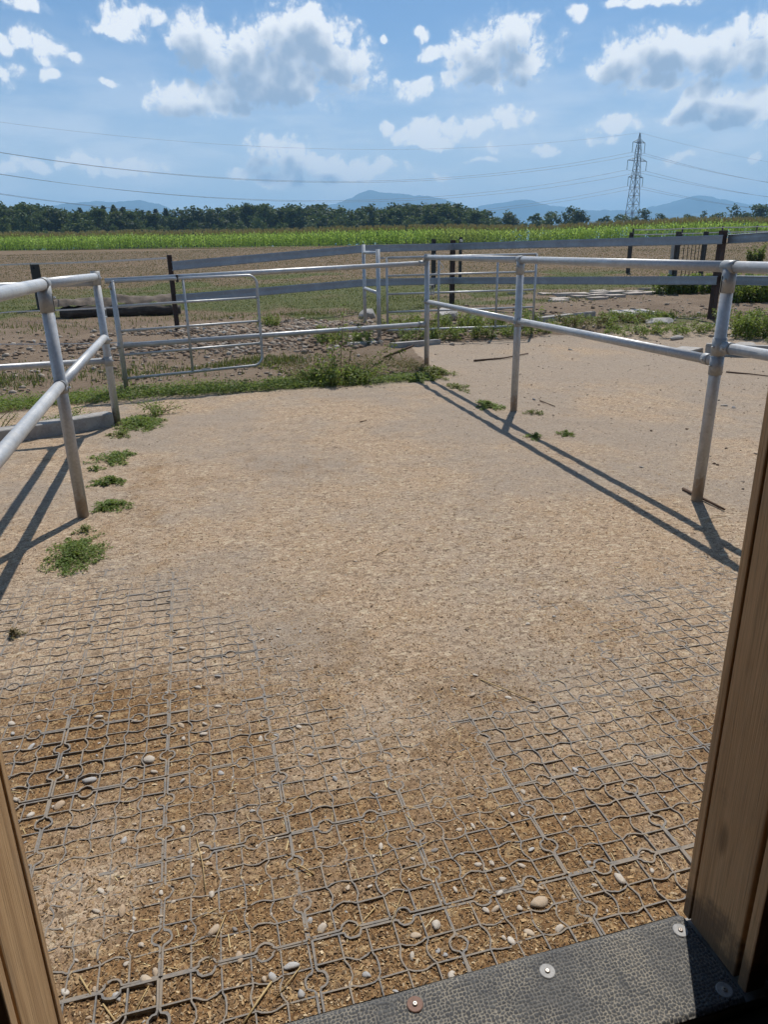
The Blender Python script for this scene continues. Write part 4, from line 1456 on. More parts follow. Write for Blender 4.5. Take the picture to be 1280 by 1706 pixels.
# white tape fence far off in front of the maize
f = thing('tape_fence', (58.0, 66.0, gz(58, 66)), 'far white tape fence on thin posts in front of the maize', 'fence')
FP = [(43.5, 66.5), (49.0, 66.3), (53.5, 66.0), (57.5, 65.8), (60.5, 65.5), (63.0, 65.0), (67.0, 64.6)]
for i, (x, y) in enumerate(FP):
    dpost(f, x, y, gz(x, y) + (1.9 if i == 5 else 1.45), 0.26 if i == 5 else 0.10, 0.15, 0.1, 'blackpost')
for k, (zz, s0) in enumerate(((1.30, 0), (0.85, 0), (0.45, 1), (1.75, 4))):
    tape(f, [(x, y - 0.2, gz(x, y) + zz) for x, y in FP[s0:]], 0.10, 0.03)

# ------------------------------------------------------------------ kerb, slabs, boulders and timber round the pens
def block(name, c, size, rz, label, cat, mat='concrete', jit=0.008, bev=0.012, rx=0.0, ry=0.0):
    o = MB().box(c, size, rz, rx, ry, jitter=jit, bevel=bev).build(name, M[mat], None, (c[0], c[1], c[2] - size[2] / 2))
    return tag(o, label, cat)


block('concrete_kerb', (-2.05, 6.42, 0.055), (2.75, 0.13, 0.155), 0.46, 'long concrete kerb stone lying behind the short pipe fence', 'kerb', jit=0.004)
block('concrete_kerb', (7.15, 13.38, 0.16), (1.15, 0.16, 0.20), 0.42, 'short concrete kerb stone edging the weedy bank', 'kerb')
block('concrete_kerb', (8.05, 13.80, 0.17), (0.62, 0.14, 0.18), 0.45, 'broken-off end of concrete kerb beside the bigger slab', 'kerb')
block('stone_slab', (8.72, 12.98, 0.20), (0.95, 0.55, 0.22), 0.25, 'pale square concrete slab jutting from the weedy bank', 'slab', 'slabstone', 0.02, 0.02, 0.05)
block('stone_slab', (7.12, 9.30, 0.03), (0.55, 0.32, 0.06), 0.3, 'flat rounded pale stone at the edge of the sand pen', 'stone', 'slabstone', 0.03, 0.02)
block('concrete_kerb', (8.0, 8.45, 0.07), (1.8, 0.16, 0.20), -0.72, 'dark-sided concrete kerb at the edge of the sand pen below the lower rail', 'kerb')
block('concrete_wall_block', (3.55, 11.35, 0.05), (0.9, 0.16, 0.16), 0.25, 'low dark concrete edge under the far gate', 'kerb')
block('concrete_wall_block', (2.75, 11.75, 0.05), (0.5, 0.16, 0.12), 0.12, 'short low concrete edge in the weeds before the tall post pair', 'kerb')

RK = [rock_mesh('boulder', 60 + i, 3, 0.6, 0.3, M['slabstone' if i % 2 else 'concrete'], 0.85) for i in range(4)]


def boulder(x, y, s, k, label, sz=1.0, rz=0.0, lift=0.1):
    o = bpy.data.objects.new('boulder', RK[k])
    COL.objects.link(o)
    o.scale = (s, s * 0.75, s * sz)
    o.rotation_euler = (0.05, -0.06, rz)
    o.location = (x, y, gz(x, y) + s * lift)
    return tag(o, label, 'boulder', 'boulders round the pens')


boulder(8.45, 11.75, 0.40, 0, 'long rough grey boulder in the bank below the thick dark post', 0.40, 0.3, 0.05)
boulder(5.15, 14.3, 0.36, 1, 'grey boulder behind the far gate, the upper of two', 0.9, 0.8, 0.3)
boulder(5.55, 13.7, 0.42, 2, 'grey boulder in the weeds behind the far gate, the lower of two', 0.8, 1.3, 0.2)
boulder(7.9, 10.5, 0.16, 3, 'flat pale boulder beside the weeds of the bank', 0.5, 0.4)
boulder(8.35, 9.45, 0.24, 1, 'flat grey boulder behind the lower rail by the sand pen', 0.35, 0.4)
boulder(3.8, 15.6, 0.30, 0, 'pale boulder at the foot of the farther tall post', 0.8, 0.9, 0.25)

# old timber with a crumpled tarpaulin on it
M['timber'] = m_wood('old_timber', (0.060, 0.045, 0.034), (0.028, 0.020, 0.016), 0.85, (3, 3, 30), 0.15)
rl = random.Random(77)
for (cx, cy, L, r0, lab) in ((-1.55, 18.25, 2.7, 0.15, 'thick dark rotting log lying in the pasture behind the gate'),
                             (-1.85, 18.65, 2.2, 0.14, 'dark rotting log lying behind the thick one')):
    pts, rr = [], []
    for k in range(15):
        x = cx - L / 2 + L * k / 14
        y = cy + rl.uniform(-.03, .03)
        pts.append((x, y, gz(x, y) + r0 * 0.72 + rl.uniform(-.02, .02)))
        rr.append(r0 * rl.uniform(0.72, 1.12) * (0.7 if k in (0, 14) else 1))
    o = MB().tube(pts, rr, 11).build('rotting_log', M['timber'], None, (cx, cy, gz(cx, cy)))
    tag(o, lab, 'log')


def tarp():
    nx, ny = 60, 14
    vs, fs = [], []
    for j in range(ny):
        for i in range(nx):
            x = -3.05 + 2.7 * i / (nx - 1)
            y = 18.20 + 0.70 * j / (ny - 1)
            t = j / (ny - 1)
            z = gz(-1.6, 18.4) + 0.24 + 0.16 * math.sin(math.pi * min(1, t * 1.3)) * (0.35 + float(fbm(x * 2.2, y * 2.2, 7, 4)))
            z -= 0.03 * (1 - t) ** 3
            vs.append((x, y + 0.06 * float(fbm(x * 3, y * 3, 9, 3)), z + 0.13 * float(fbm(x * 5, y * 5, 15, 3))))
    for j in range(ny - 1):
        for i in range(nx - 1):
            a = j * nx + i
            fs.append((a, a + 1, a + nx + 1, a + nx))
    o = MB().raw(vs, fs, 0, True).build('tarpaulin', m_plain('tarp_cloth', (0.17, 0.130, 0.095), (0.055, 0.042, 0.032), 5, 0.9), None, (-1.6, 18.4, gz(-1.6, 18.4) + 0.3))
    tag(o, 'crumpled brown tarpaulin spread over the dark rotting logs', 'tarpaulin')


tarp()

# ------------------------------------------------------------------ weeds and grass
M['weed'] = m_leaf('weed_leaf', [(0.075, 0.120, 0.024), (0.125, 0.190, 0.040), (0.165, 0.240, 0.054), (0.215, 0.275, 0.076), (0.115, 0.155, 0.046), (0.190, 0.175, 0.065)], 0.38)
M['weed_dry'] = m_leaf('weed_dry_leaf', [(0.20, 0.12, 0.05), (0.13, 0.11, 0.045), (0.24, 0.17, 0.08), (0.09, 0.10, 0.03), (0.17, 0.09, 0.04)], 0.15)
M['weed_yel'] = m_leaf('weed_yellow_leaf', [(0.12, 0.15, 0.03), (0.18, 0.18, 0.04), (0.08, 0.12, 0.03), (0.22, 0.17, 0.05)], 0.25)
M['grassblade'] = m_leaf('grass_blade', [(0.060, 0.085, 0.022), (0.10, 0.115, 0.035), (0.17, 0.14, 0.06), (0.05, 0.07, 0.02)], 0.2)
M['hay'] = m_leaf('dry_grass_blade', [(0.165, 0.112, 0.066), (0.205, 0.145, 0.086), (0.135, 0.092, 0.052), (0.235, 0.172, 0.105), (0.170, 0.132, 0.066)], 0.15)
M['stem'] = m_plain('plant_stem', (0.10, 0.10, 0.03), (0.14, 0.09, 0.04), 30, 0.8)


def leaves_np(c, size, rs, flat=0.5, aspect=0.5, droop=0.2):
    """diamond leaves, one bent quad-pair each; c (n,3), size (n,)"""
    n = len(c)
    yaw = rs.uniform(0, 6.283, n)
    pit = rs.normal(0.15, flat, n)
    rol = rs.normal(0, flat, n)
    d = np.stack([np.cos(yaw) * np.cos(pit), np.sin(yaw) * np.cos(pit), np.sin(pit)], -1)
    s = np.stack([-np.sin(yaw), np.cos(yaw), np.zeros(n)], -1)
    u = np.cross(d, s)
    s2 = s * np.cos(rol)[:, None] + u * np.sin(rol)[:, None]
    L = size[:, None]
    p0 = c
    p1 = c + d * L * 0.5 + s2 * L * aspect * 0.5
    p2 = c + d * L - np.array([0, 0, 1]) * L * droop
    p3 = c + d * L * 0.5 - s2 * L * aspect * 0.5
    V = np.stack([p0, p1, p2, p3], 1).reshape(-1, 3)
    Fq = np.arange(n * 4).reshape(-1, 4)
    return V, Fq


def blades_np(c, h, w, rs, lean=0.45):
    """upright grass blades as tapering bent triangles pairs"""
    n = len(c)
    yaw = rs.uniform(0, 6.283, n)
    ln = np.abs(rs.normal(0.12, lean, n))
    d = np.stack([np.cos(yaw), np.sin(yaw), np.zeros(n)], -1)
    s = np.stack([-np.sin(yaw), np.cos(yaw), np.zeros(n)], -1)
    up = np.array([0, 0, 1.0])
    a = c - s * (w / 2)[:, None]
    b = c + s * (w / 2)[:, None]
    m1 = c + up * (h * 0.6)[:, None] + d * (h * ln * 0.35)[:, None]
    t = c + up * (h * np.cos(np.minimum(ln, 1.2)))[:, None] + d * (h * ln)[:, None]
    V = np.stack([a, b, m1 + s * (w * 0.35)[:, None], t, m1 - s * (w * 0.35)[:, None]], 1).reshape(-1, 3)
    b0 = np.arange(n)[:, None] * 5
    Fq = np.concatenate([b0 + np.array([0, 1, 2, 4]), b0 + np.array([4, 2, 3, 3])])
    return V, b0


def blade_object(name, c, h, w, rs, mat, lean=0.45):
    V, b0 = blades_np(c, h, w, rs, lean)
    F1 = np.concatenate([b0 + np.array([0, 1, 2]), b0 + np.array([0, 2, 4]), b0 + np.array([4, 2, 3])])
    return add(name, mesh_np(name, V, F1, mat))


def clump(x, y, rx, ry, n, label, seed, mat='weed', h=0.035, ls=(0.006, 0.014), holes=0.0, name='weed_clump'):
    rs = np.random.RandomState(seed)
    # creeping mat: runners radiating from the root with leaves along them
    P2 = []
    n = int(n * 1.25)
    nr = max(12, n // 60)
    for k in range(nr):
        a = rs.uniform(0, 6.283)
        L = rs.beta(1.3, 1.2)
        m_ = n // nr
        t = np.sqrt(rs.rand(m_)) * L
        wob = np.sin(t * 5 + rs.uniform(0, 6)) * 0.12
        px = np.cos(a + wob) * t * rx + rs.normal(0, 0.045, m_) * rx
        py = np.sin(a + wob) * t * ry + rs.normal(0, 0.05, m_) * ry
        P2.append(np.stack([px, py], -1))
    q = np.concatenate(P2)
    lim = 0.75 + 0.45 * (fbm(q[:, 0] / rx * 2 + seed, q[:, 1] / ry * 2, seed, 3) - 0.5) * 2
    keep = ((q[:, 0] / rx) ** 2 + (q[:, 1] / ry) ** 2) < lim ** 2 + 0.25
    q = q * np.array([1.35, 1.60])
    q = q[keep]
    rr = np.sqrt((q[:, 0] / rx) ** 2 + (q[:, 1] / ry) ** 2)
    z = H(q[:, 0] + x, q[:, 1] + y, False) - gz(x, y) + rs.rand(len(q)) * h * 1.1 * np.clip(1.15 - rr, 0.2, 1)
    c = np.stack([q[:, 0], q[:, 1], z + 0.003], -1)
    V, Fq = leaves_np(c, rs.uniform(ls[0], ls[1], len(c)) * 1.55, rs, 0.40, 0.60)
    me = mesh_np(name, V, Fq, M[mat])
    o = add(name, me, None, (x, y, gz(x, y)))
    return tag(o, label, 'weed', 'weeds growing in the paddock surface')


clump(-0.60, 6.98, 0.27, 0.30, 3600, 'broad green weed clump at the foot of the corner post by the kerb', 1, ls=(0.008, 0.020), h=0.05)
clump(-0.71, 6.55, 0.13, 0.12, 500, 'thin yellowish weed clump just in front of the broad one by the kerb', 2, 'weed_yel', ls=(0.007, 0.016))
clump(-0.69, 5.75, 0.19, 0.19, 1500, 'straggling green weed clump, second in the row from the kerb', 3, ls=(0.007, 0.016))
clump(-0.80, 5.48, 0.06, 0.06, 220, 'tiny green weed tuft beside the straggling clump', 31, ls=(0.006, 0.014))
clump(-0.67, 5.11, 0.12, 0.12, 1000, 'small dense green weed clump, middle of the row along the fence', 4, ls=(0.007, 0.015))
clump(-0.62, 4.56, 0.15, 0.11, 1000, 'loose green weed clump right beside the near fence post', 5, ls=(0.006, 0.014))
clump(-0.73, 4.15, 0.07, 0.06, 200, 'wispy weed tuft in the shadow of the near fence post', 51, 'weed_yel', ls=(0.006, 0.012))
clump(-0.73, 3.80, 0.155, 0.20, 3000, 'biggest low green weed clump on the grid nearest the doorway', 6, ls=(0.006, 0.013), h=0.04)
clump(-0.86, 2.95, 0.035, 0.035, 130, 'tiny dry weed sprout alone on the sand', 7, 'weed_dry', ls=(0.005, 0.012))
clump(2.98, 8.75, 0.24, 0.42, 1500, 'light green weed clump round the far corner post', 8, 'weed_yel', ls=(0.012, 0.028), h=0.09)
clump(2.62, 8.45, 0.16, 0.20, 800, 'dark green weed clump in the shadow beside the corner post', 81, ls=(0.012, 0.026), h=0.07)
clump(2.95, 7.75, 0.12, 0.26, 600, 'yellowish weed clump under the far stretch of the lower rail', 9, 'weed_yel', ls=(0.008, 0.018))
clump(2.86, 6.66, 0.13, 0.22, 1100, 'green weed clump beside the rail shadow near the middle post', 10, ls=(0.008, 0.018), h=0.05)
clump(3.13, 6.20, 0.10, 0.10, 320, 'sparse weed tuft at the foot of the middle post', 11, 'weed_yel', ls=(0.006, 0.014))
clump(2.74, 5.32, 0.08, 0.10, 380, 'small green weed tuft lying on the rail shadow', 12, ls=(0.006, 0.015))
clump(3.02, 5.33, 0.07, 0.08, 420, 'small green weed tuft on the sand beyond the rail shadow', 13, ls=(0.006, 0.015))


def weed_strip():
    rs = np.random.RandomState(5)
    n = 42000
    x = rs.uniform(-4.2, 2.85, n)
    y = 8.60 + 0.03 * x + rs.normal(0, 0.22, n) - 0.16 * np.clip(-0.7 - x, 0, 2)
    dens = fbm(x * 1.6, y * 3.0, 44, 4)
    keep = (rs.rand(n) < np.clip((dens - 0.36) * 5.0, 0.0, 1)) & (y > 8.16 + 0.03 * x - 0.10 * np.clip(-0.7 - x, 0, 2) + 0.15 * vnoise(x * 3, y * 0, 3))
    x, y = x[keep], y[keep]
    hh = 0.05 * (0.4 + fbm(x * 2.2, y * 2.2, 45, 3))
    c = np.stack([x, y, H(x, y, False) + 0.004 + rs.rand(len(x)) * hh * 1.6], -1)
    V, Fq = leaves_np(c, rs.uniform(0.014, 0.036, len(x)), rs, 0.5, 0.5)
    o = add('weed_strip', mesh_np('weed_strip', V, Fq, M['weed']))
    tag(o, 'low green weeds growing in a strip behind the paddock', 'weeds', None, 'stuff')
    # withered weeds right of the bush
    n = 16000
    x = rs.uniform(1.2, 3.05, n)
    y = 8.75 + np.abs(rs.normal(0, 0.75, n)) + 0.03 * x
    keep = rs.rand(n) < np.clip((fbm(x * 2, y * 3, 46, 3) - 0.32) * 5, 0, 1)
    x, y = x[keep], y[keep]
    c = np.stack([x, y, H(x, y, False) + rs.rand(len(x)) * 0.07], -1)
    V, Fq = leaves_np(c, rs.uniform(0.014, 0.032, len(x)), rs, 0.6, 0.4)
    o = add('withered_weeds', mesh_np('withered_weeds', V, Fq, M['weed_dry']))
    tag(o, 'withered brown weeds between the leafy bush and the corner post', 'weeds', None, 'stuff')


weed_strip()


def tall_weed(name, base, stems, seed, label, mats=('weed', 'weed_yel'), leaf=(0.026, 0.060), cat='weed', group=None):
    """stems: (dx, dy, height, lean_x, lean_y, leaves)"""
    rs = np.random.RandomState(seed)
    x0, y0 = base
    root = thing(name, (x0, y0, gz(x0, y0)), label, cat, group)
    stem_mb = MB()
    C1, C2 = [], []
    for (dx, dy, hh, lx, ly, nl, which) in stems:
        pts = []
        for k in range(7):
            t = k / 6
            pts.append((x0 + dx + lx * t ** 1.4, y0 + dy + ly * t ** 1.4, gz(x0, y0) + hh * (t - 0.12 * t * t * (abs(lx) + abs(ly)))))
        stem_mb.tube(pts, [0.006 * (1 - 0.75 * k / 6) for k in range(7)], 5)
        t = rs.beta(1.3, 1.1, nl)
        px = np.interp(t, np.linspace(0, 1, 7), [p[0] for p in pts]) + rs.normal(0, 0.028, nl)
        py = np.interp(t, np.linspace(0, 1, 7), [p[1] for p in pts]) + rs.normal(0, 0.028, nl)
        pz = np.interp(t, np.linspace(0, 1, 7), [p[2] for p in pts]) + rs.normal(0, 0.02, nl)
        (C1 if which == 0 else C2).append(np.stack([px, py, pz], -1))
    stem_mb.build('stems', M['stem'], root)['kind'] = 'stuff'
    org = np.array(root.location)
    for cc, mt in ((C1, mats[0]), (C2, mats[1])):
        if cc:
            c = np.concatenate(cc) - org
            V, Fq = leaves_np(c, rs.uniform(leaf[0], leaf[1], len(c)), rs, 0.55, 0.42, 0.35)
            add('foliage', mesh_np('foliage', V, Fq, M[mt]), root)['kind'] = 'stuff'
    return root


def random_stems(rs, n, rx, ry, h, leaves, yel=0.2, lean=0.12):
    out = []
    for _ in range(n):
        a = rs.uniform(0, 6.28)
        q = math.sqrt(rs.random())
        out.append((rx * q * math.cos(a), ry * q * math.sin(a), h * rs.uniform(0.5, 1.0), rs.gauss(0, lean), rs.gauss(0, lean),
                    int(leaves * rs.uniform(0.6, 1.3)), 1 if rs.random() < yel else 0))
    return out


rs0 = random.Random(3)
st = random_stems(rs0, 34, 0.42, 0.18, 0.24, 60, 0.3)
st += [(0.10, 0.05, 0.95, 0.10, 0.10, 90, 0), (0.18, 0.08, 0.80, 0.26, 0.20, 85, 1), (0.05, 0.0, 0.52, -0.08, 0.06, 80, 0),
       (0.30, 0.05, 0.46, 0.62, 0.42, 120, 1), (0.28, 0.0, 0.36, 0.70, 0.25, 100, 1), (-0.35, 0.0, 0.28, -0.45, 0.08, 80, 1), (-0.25, 0.05, 0.26, -0.60, 0.12, 80, 1),
       (0.0, 0.1, 0.42, 0.05, 0.15, 90, 0), (-0.12, 0.05, 0.36, -0.05, 0.1, 90, 0)]
tall_weed('weed_bush', (1.62, 8.55), st, 3, 'leafy green weed bush with a leaning yellowish stem at the back edge of the paddock')
tall_weed('weed_bush', (2.55, 12.0), random_stems(rs0, 22, 0.55, 0.4, 0.34, 90, 0.35), 4, 'dark weed bush between the rubble and the tall post pair')
tall_weed('weed_bush', (4.6, 12.9), random_stems(rs0, 80, 1.3, 0.5, 0.34, 100, 0.15), 5, 'spreading weed bush around the boulders behind the far gate', leaf=(0.025, 0.055))
tall_weed('weed_bush', (5.0, 11.75), random_stems(rs0, 70, 1.6, 0.25, 0.24, 90, 0.2), 6, 'low weeds growing under the bars of the far gate', leaf=(0.022, 0.05))
tall_weed('weed_bush', (6.15, 12.6), random_stems(rs0, 14, 0.25, 0.2, 0.42, 90, 0.1), 61, 'upright green weed beside the free end of the far gate', leaf=(0.025, 0.055))
tall_weed('weed_bush', (7.3, 12.1), random_stems(rs0, 50, 1.1, 0.6, 0.16, 90, 0.45), 7, 'low weed cover on the bank before the short kerb stone', ('weed_dry', 'weed'), leaf=(0.025, 0.05))
tall_weed('weed_bush', (8.3, 12.35), random_stems(rs0, 60, 0.8, 0.5, 0.20, 100, 0.3), 71, 'bright green weed cover on the bank beside the pale square slab', ('weed', 'weed_yel'), leaf=(0.025, 0.055))
tall_weed('weed_bush', (8.0, 11.1), random_stems(rs0, 46, 1.1, 0.5, 0.15, 90, 0.25), 72, 'dark weed cover on the bank below the rough boulder', leaf=(0.022, 0.05))
tall_weed('weed_bush', (9.3, 10.4), random_stems(rs0, 40, 0.55, 0.5, 0.48, 120, 0.1), 8, 'tall green weeds right of the near fence post by the bank', leaf=(0.03, 0.065))
tall_weed('weed_bush', (9.6, 9.3), random_stems(rs0, 30, 0.9, 0.5, 0.16, 90, 0.3), 81, 'low weeds along the dark-sided kerb of the sand pen', leaf=(0.02, 0.045))
tall_weed('leafy_shrub', (13.75, 15.3), random_stems(rs0, 90, 0.95, 0.5, 0.72, 140, 0.0), 9, 'rounded dark green shrub below the guard rail at the frame edge', leaf=(0.05, 0.10), cat='shrub')
tall_weed('leafy_shrub', (13.9, 18.0), random_stems(rs0, 70, 1.3, 0.4, 0.55, 120, 0.0), 91, 'dark leafy shrub behind the thick dark post', leaf=(0.05, 0.10), cat='shrub')
tall_weed('weed_bush', (1.45, 14.2), random_stems(rs0, 14, 0.22, 0.2, 0.28, 90, 0.2), 92, 'single green weed growing out of the rubble', leaf=(0.025, 0.05))
tall_weed('weed_bush', (-0.42, 7.35), random_stems(rs0, 10, 0.06, 0.06, 0.16, 60, 0.2), 93, 'green weed growing against the back of the corner post', leaf=(0.015, 0.035))
tall_weed('weed_bush', (-1.25, 6.98), random_stems(rs0, 12, 0.10, 0.08, 0.22, 60, 0.2), 94, 'green weed hanging over the concrete kerb', leaf=(0.015, 0.035))
tall_weed('weed_bush', (-1.85, 7.0), random_stems(rs0, 8, 0.12, 0.08, 0.26, 40, 0.5), 95, 'thin weed behind the concrete kerb near the picture edge', leaf=(0.015, 0.03))
tall_weed('weed_bush', (24.5, 27.8), random_stems(rs0, 20, 0.3, 0.3, 1.0, 80, 0.6), 96, 'lone green bush in the dry pasture beyond the thick dark post', leaf=(0.08, 0.14))


def pasture():
    rs = np.random.RandomState(9)
    n = 200000
    r = np.exp(rs.uniform(np.log(12.5), np.log(82), n))
    a = rs.uniform(rad(-20), rad(52), n)
    x, y = r * np.sin(a), r * np.cos(a)
    zc = zones(x, y)
    ok = rs.rand(n) < zc[:, 2]
    x, y, r, zc = x[ok], y[ok], r[ok], zc[ok]
    g = rs.rand(len(x)) < zc[:, 1] * 1.25
    for nm, sel, mat, lab in (('green_grass', g, 'grassblade', 'patches of short green grass at the near edge of the pasture'),
                              ('dry_grass', ~g, 'hay', 'dry brown grass covering the pasture')):
        xx, yy, rr = x[sel], y[sel], r[sel]
        c = np.stack([xx, yy, H(xx, yy, False) - 0.01], -1)
        h = rs.uniform(0.02, 0.060, len(xx)) * (0.75 + 0.008 * rr)
        w = 0.006 + rr * 0.0006
        o = blade_object(nm, c, h, w, rs, M[mat], 0.5)
        tag(o, lab, 'grass', None, 'stuff')
    # green patches on the earth between pens and pasture
    n = 16000
    cx = np.array([(-3.0, 11.0, 1.6, 0.5), (-0.5, 10.3, 0.9, 0.25), (1.0, 10.6, 0.5, 0.2), (8.0, 17.6, 1.7, 0.5), (2.6, 16.9, 1.6, 0.35), (-4.0, 16.5, 1.8, 0.6), (10.3, 13.3, 0.8, 0.3), (6.2, 19.5, 2.0, 0.6), (11.8, 19.0, 2.0, 0.4), (-2.5, 9.9, 1.0, 0.3)])
    k = rs.randint(0, len(cx), n)
    x = cx[k, 0] + rs.normal(0, 1, n) * cx[k, 2]
    y = cx[k, 1] + rs.normal(0, 1, n) * cx[k, 3]
    keep = (rs.rand(n) < np.clip((fbm(x * 1.4, y * 2.4, 48, 3) - 0.34) * 4, 0, 1)) & (y > 9.2)
    x, y = x[keep], y[keep]
    c = np.stack([x, y, H(x, y, False) - 0.005], -1)
    o = blade_object('green_tufts', c, rs.uniform(0.03, 0.10, len(x)), np.full(len(x), 0.014), rs, M['grassblade'], 0.7)
    tag(o, 'green tufts sprouting from the bare earth behind the paddock', 'grass', None, 'stuff')


pasture()


def rubble():
    """stones tipped in a band behind the paddock: low shapes, several thousand, in one mesh"""
    rs = np.random.RandomState(17)
    bm = bmesh.new()
    bmesh.ops.create_icosphere(bm, subdivisions=1, radius=1.0)
    base = np.array([v.co[:] for v in bm.verts])
    bf = np.array([[v.index for v in f.verts] for f in bm.faces])
    bm.free()

    def batch(name, n, fx, fy, smin, smax, label, mat, sel):
        x, y = fx(n), fy(n)
        keep = sel(x, y)
        x, y = x[keep], y[keep]
        n = len(x)
        s = smin * (smax / smin) ** (rs.rand(n) ** 1.8)
        V = base[None] * (1 + rs.normal(0, 0.16, (n, len(base), 1)))
        V = V * s[:, None, None] * np.stack([rs.uniform(.8, 1.3, n), rs.uniform(.6, 1.0, n), rs.uniform(.4, .75, n)], -1)[:, None, :]
        a = rs.uniform(0, 6.28, n)
        ca, sa = np.cos(a)[:, None], np.sin(a)[:, None]
        X = V[:, :, 0] * ca - V[:, :, 1] * sa + x[:, None]
        Y = V[:, :, 0] * sa + V[:, :, 1] * ca + y[:, None]
        Z = V[:, :, 2] + (H(x, y, False) + s * 0.18)[:, None]
        W = np.stack([X, Y, Z], -1).reshape(-1, 3)
        Fq = (bf[None] + (np.arange(n) * len(base))[:, None, None]).reshape(-1, 3)
        o = add(name, mesh_np(name, W, Fq, mat))
        tag(o, label, 'gravel', None, 'stuff')

    mt = m_leaf('rubble_stone', [(0.14, 0.095, 0.062), (0.25, 0.18, 0.125), (0.28, 0.21, 0.15), (0.36, 0.31, 0.25), (0.22, 0.15, 0.10), (0.17, 0.12, 0.082), (0.50, 0.45, 0.38)], 0.0, 0.9)
    batch('rubble', 11000, lambda n: rs.normal(1.5, 2.0, n), lambda n: rs.normal(13.3, 0.95, n), 0.012, 0.070,
          'band of grey and brown rubble stones behind the pipe barrier', mt, lambda x, y: (y > 11.2) & (rs.rand(len(x)) < np.clip((fbm(x * .9, y * .9, 61, 3) - .28) * 4, 0, 1)))
    batch('gravel', 2200, lambda n: rs.uniform(-4.5, 2.9, n), lambda n: rs.uniform(9.0, 12.5, n), 0.010, 0.05,
          'scattered small stones on the bare earth behind the paddock', mt, lambda x, y: rs.rand(len(x)) < np.clip((fbm(x * 1.2, y * 1.2, 63, 3) - .36) * 4, 0.06, 1))
    batch('gravel', 1700, lambda n: rs.normal(9.0, 2.2, n), lambda n: rs.normal(12.4, 2.2, n), 0.010, 0.065,
          'stones and clods strewn over the bank and the earth track', mt, lambda x, y: (y > 11.3 - 0.35 * np.clip(x - 6.5, 0, 8)) & (x > 5.6))
    batch('gravel', 1500, lambda n: rs.uniform(3.2, 8.0, n), lambda n: rs.uniform(3.0, 11.2, n), 0.004, 0.016,
          'fine grit strewn over the sand pen', mt, lambda x, y: rs.rand(len(x)) < 0.6)


rubble()

# old paving stones showing through the track behind the guard rail
M['pave'] = m_plain('old_paving', (0.46, 0.40, 0.34), (0.36, 0.30, 0.25), 4, 0.9)
rsp = random.Random(12)
pv = []
for j in range(7):
    for i in range(9):
        x = 9.3 + i * 0.55 + (j % 2) * 0.25
        y = 17.3 + j * 0.42 + rsp.uniform(-.03, .03)
        if rsp.random() < 0.30 or float(fbm(x * 0.8, y * 0.8, 5, 3)) < 0.40:
            continue
        pv.append((x, y))
for (x, y) in pv:
    o = MB().box((x, y, gz(x, y) + 0.02), (0.46, 0.34, 0.07), rsp.uniform(-.06, .06), rsp.uniform(-.03, .03), 0, jitter=0.015).build('paving_stone', M['pave'], GROUND)

# twigs and clods in the sand pen
M['twig'] = m_plain('twig_bark', (0.075, 0.042, 0.025), (0.12, 0.07, 0.04), 40, 0.9)


def twig(pts, r, label):
    P2 = [(x, y, gz(x, y) + r + dz) for x, y, dz in pts]
    o = MB().tube(P2, [r * (1 - 0.4 * k / max(1, len(P2) - 1)) for k in range(len(P2))], 7).build('twig', M['twig'], None, (pts[0][0], pts[0][1], gz(*pts[0][:2])))
    tag(o, label, 'twig')


twig([(3.013, 3.751, 0.000), (2.998, 3.531, 0.003), (2.994, 3.337, 0.000)], 0.011, 'reddish brown stick at the foot of the near fence post')
twig([(6.498, 7.586, 0.000), (6.641, 7.334, 0.003), (6.811, 7.034, 0.000)], 0.01, 'long thin dark twig across the sand pen')
twig([(3.486, 6.736, 0.000), (3.488, 6.408, 0.003)], 0.006, 'short twig in the middle of the sand pen')
twig([(2.735, 10.320, 0.000), (3.502, 11.278, 0.003), (3.854, 11.558, 0.000)], 0.016, 'dark root-like twig behind the corner post')
twig([(3.888, 9.608, 0.000), (4.384, 9.673, 0.003), (4.902, 9.949, 0.000)], 0.014, 'thin twig along the far side of the sand pen')
twig([(1.450, 6.393, 0.000), (1.521, 6.396, 0.003)], 0.005, 'tiny dark twig on the far half of the paddock')


# ------------------------------------------------------------------ maize field
M['maize'] = m_leaf('maize_leaf', [(0.230, 0.350, 0.075), (0.330, 0.470, 0.105), (0.400, 0.540, 0.140), (0.290, 0.390, 0.100)], 0.62, 0.5, 0.045, (0.30, 0.29, 0.13), (0.60, 0.80, 0.16))
M['tassel'] = m_leaf('maize_tassel', [(0.42, 0.31, 0.16), (0.34, 0.26, 0.12), (0.50, 0.39, 0.21)], 0.1)


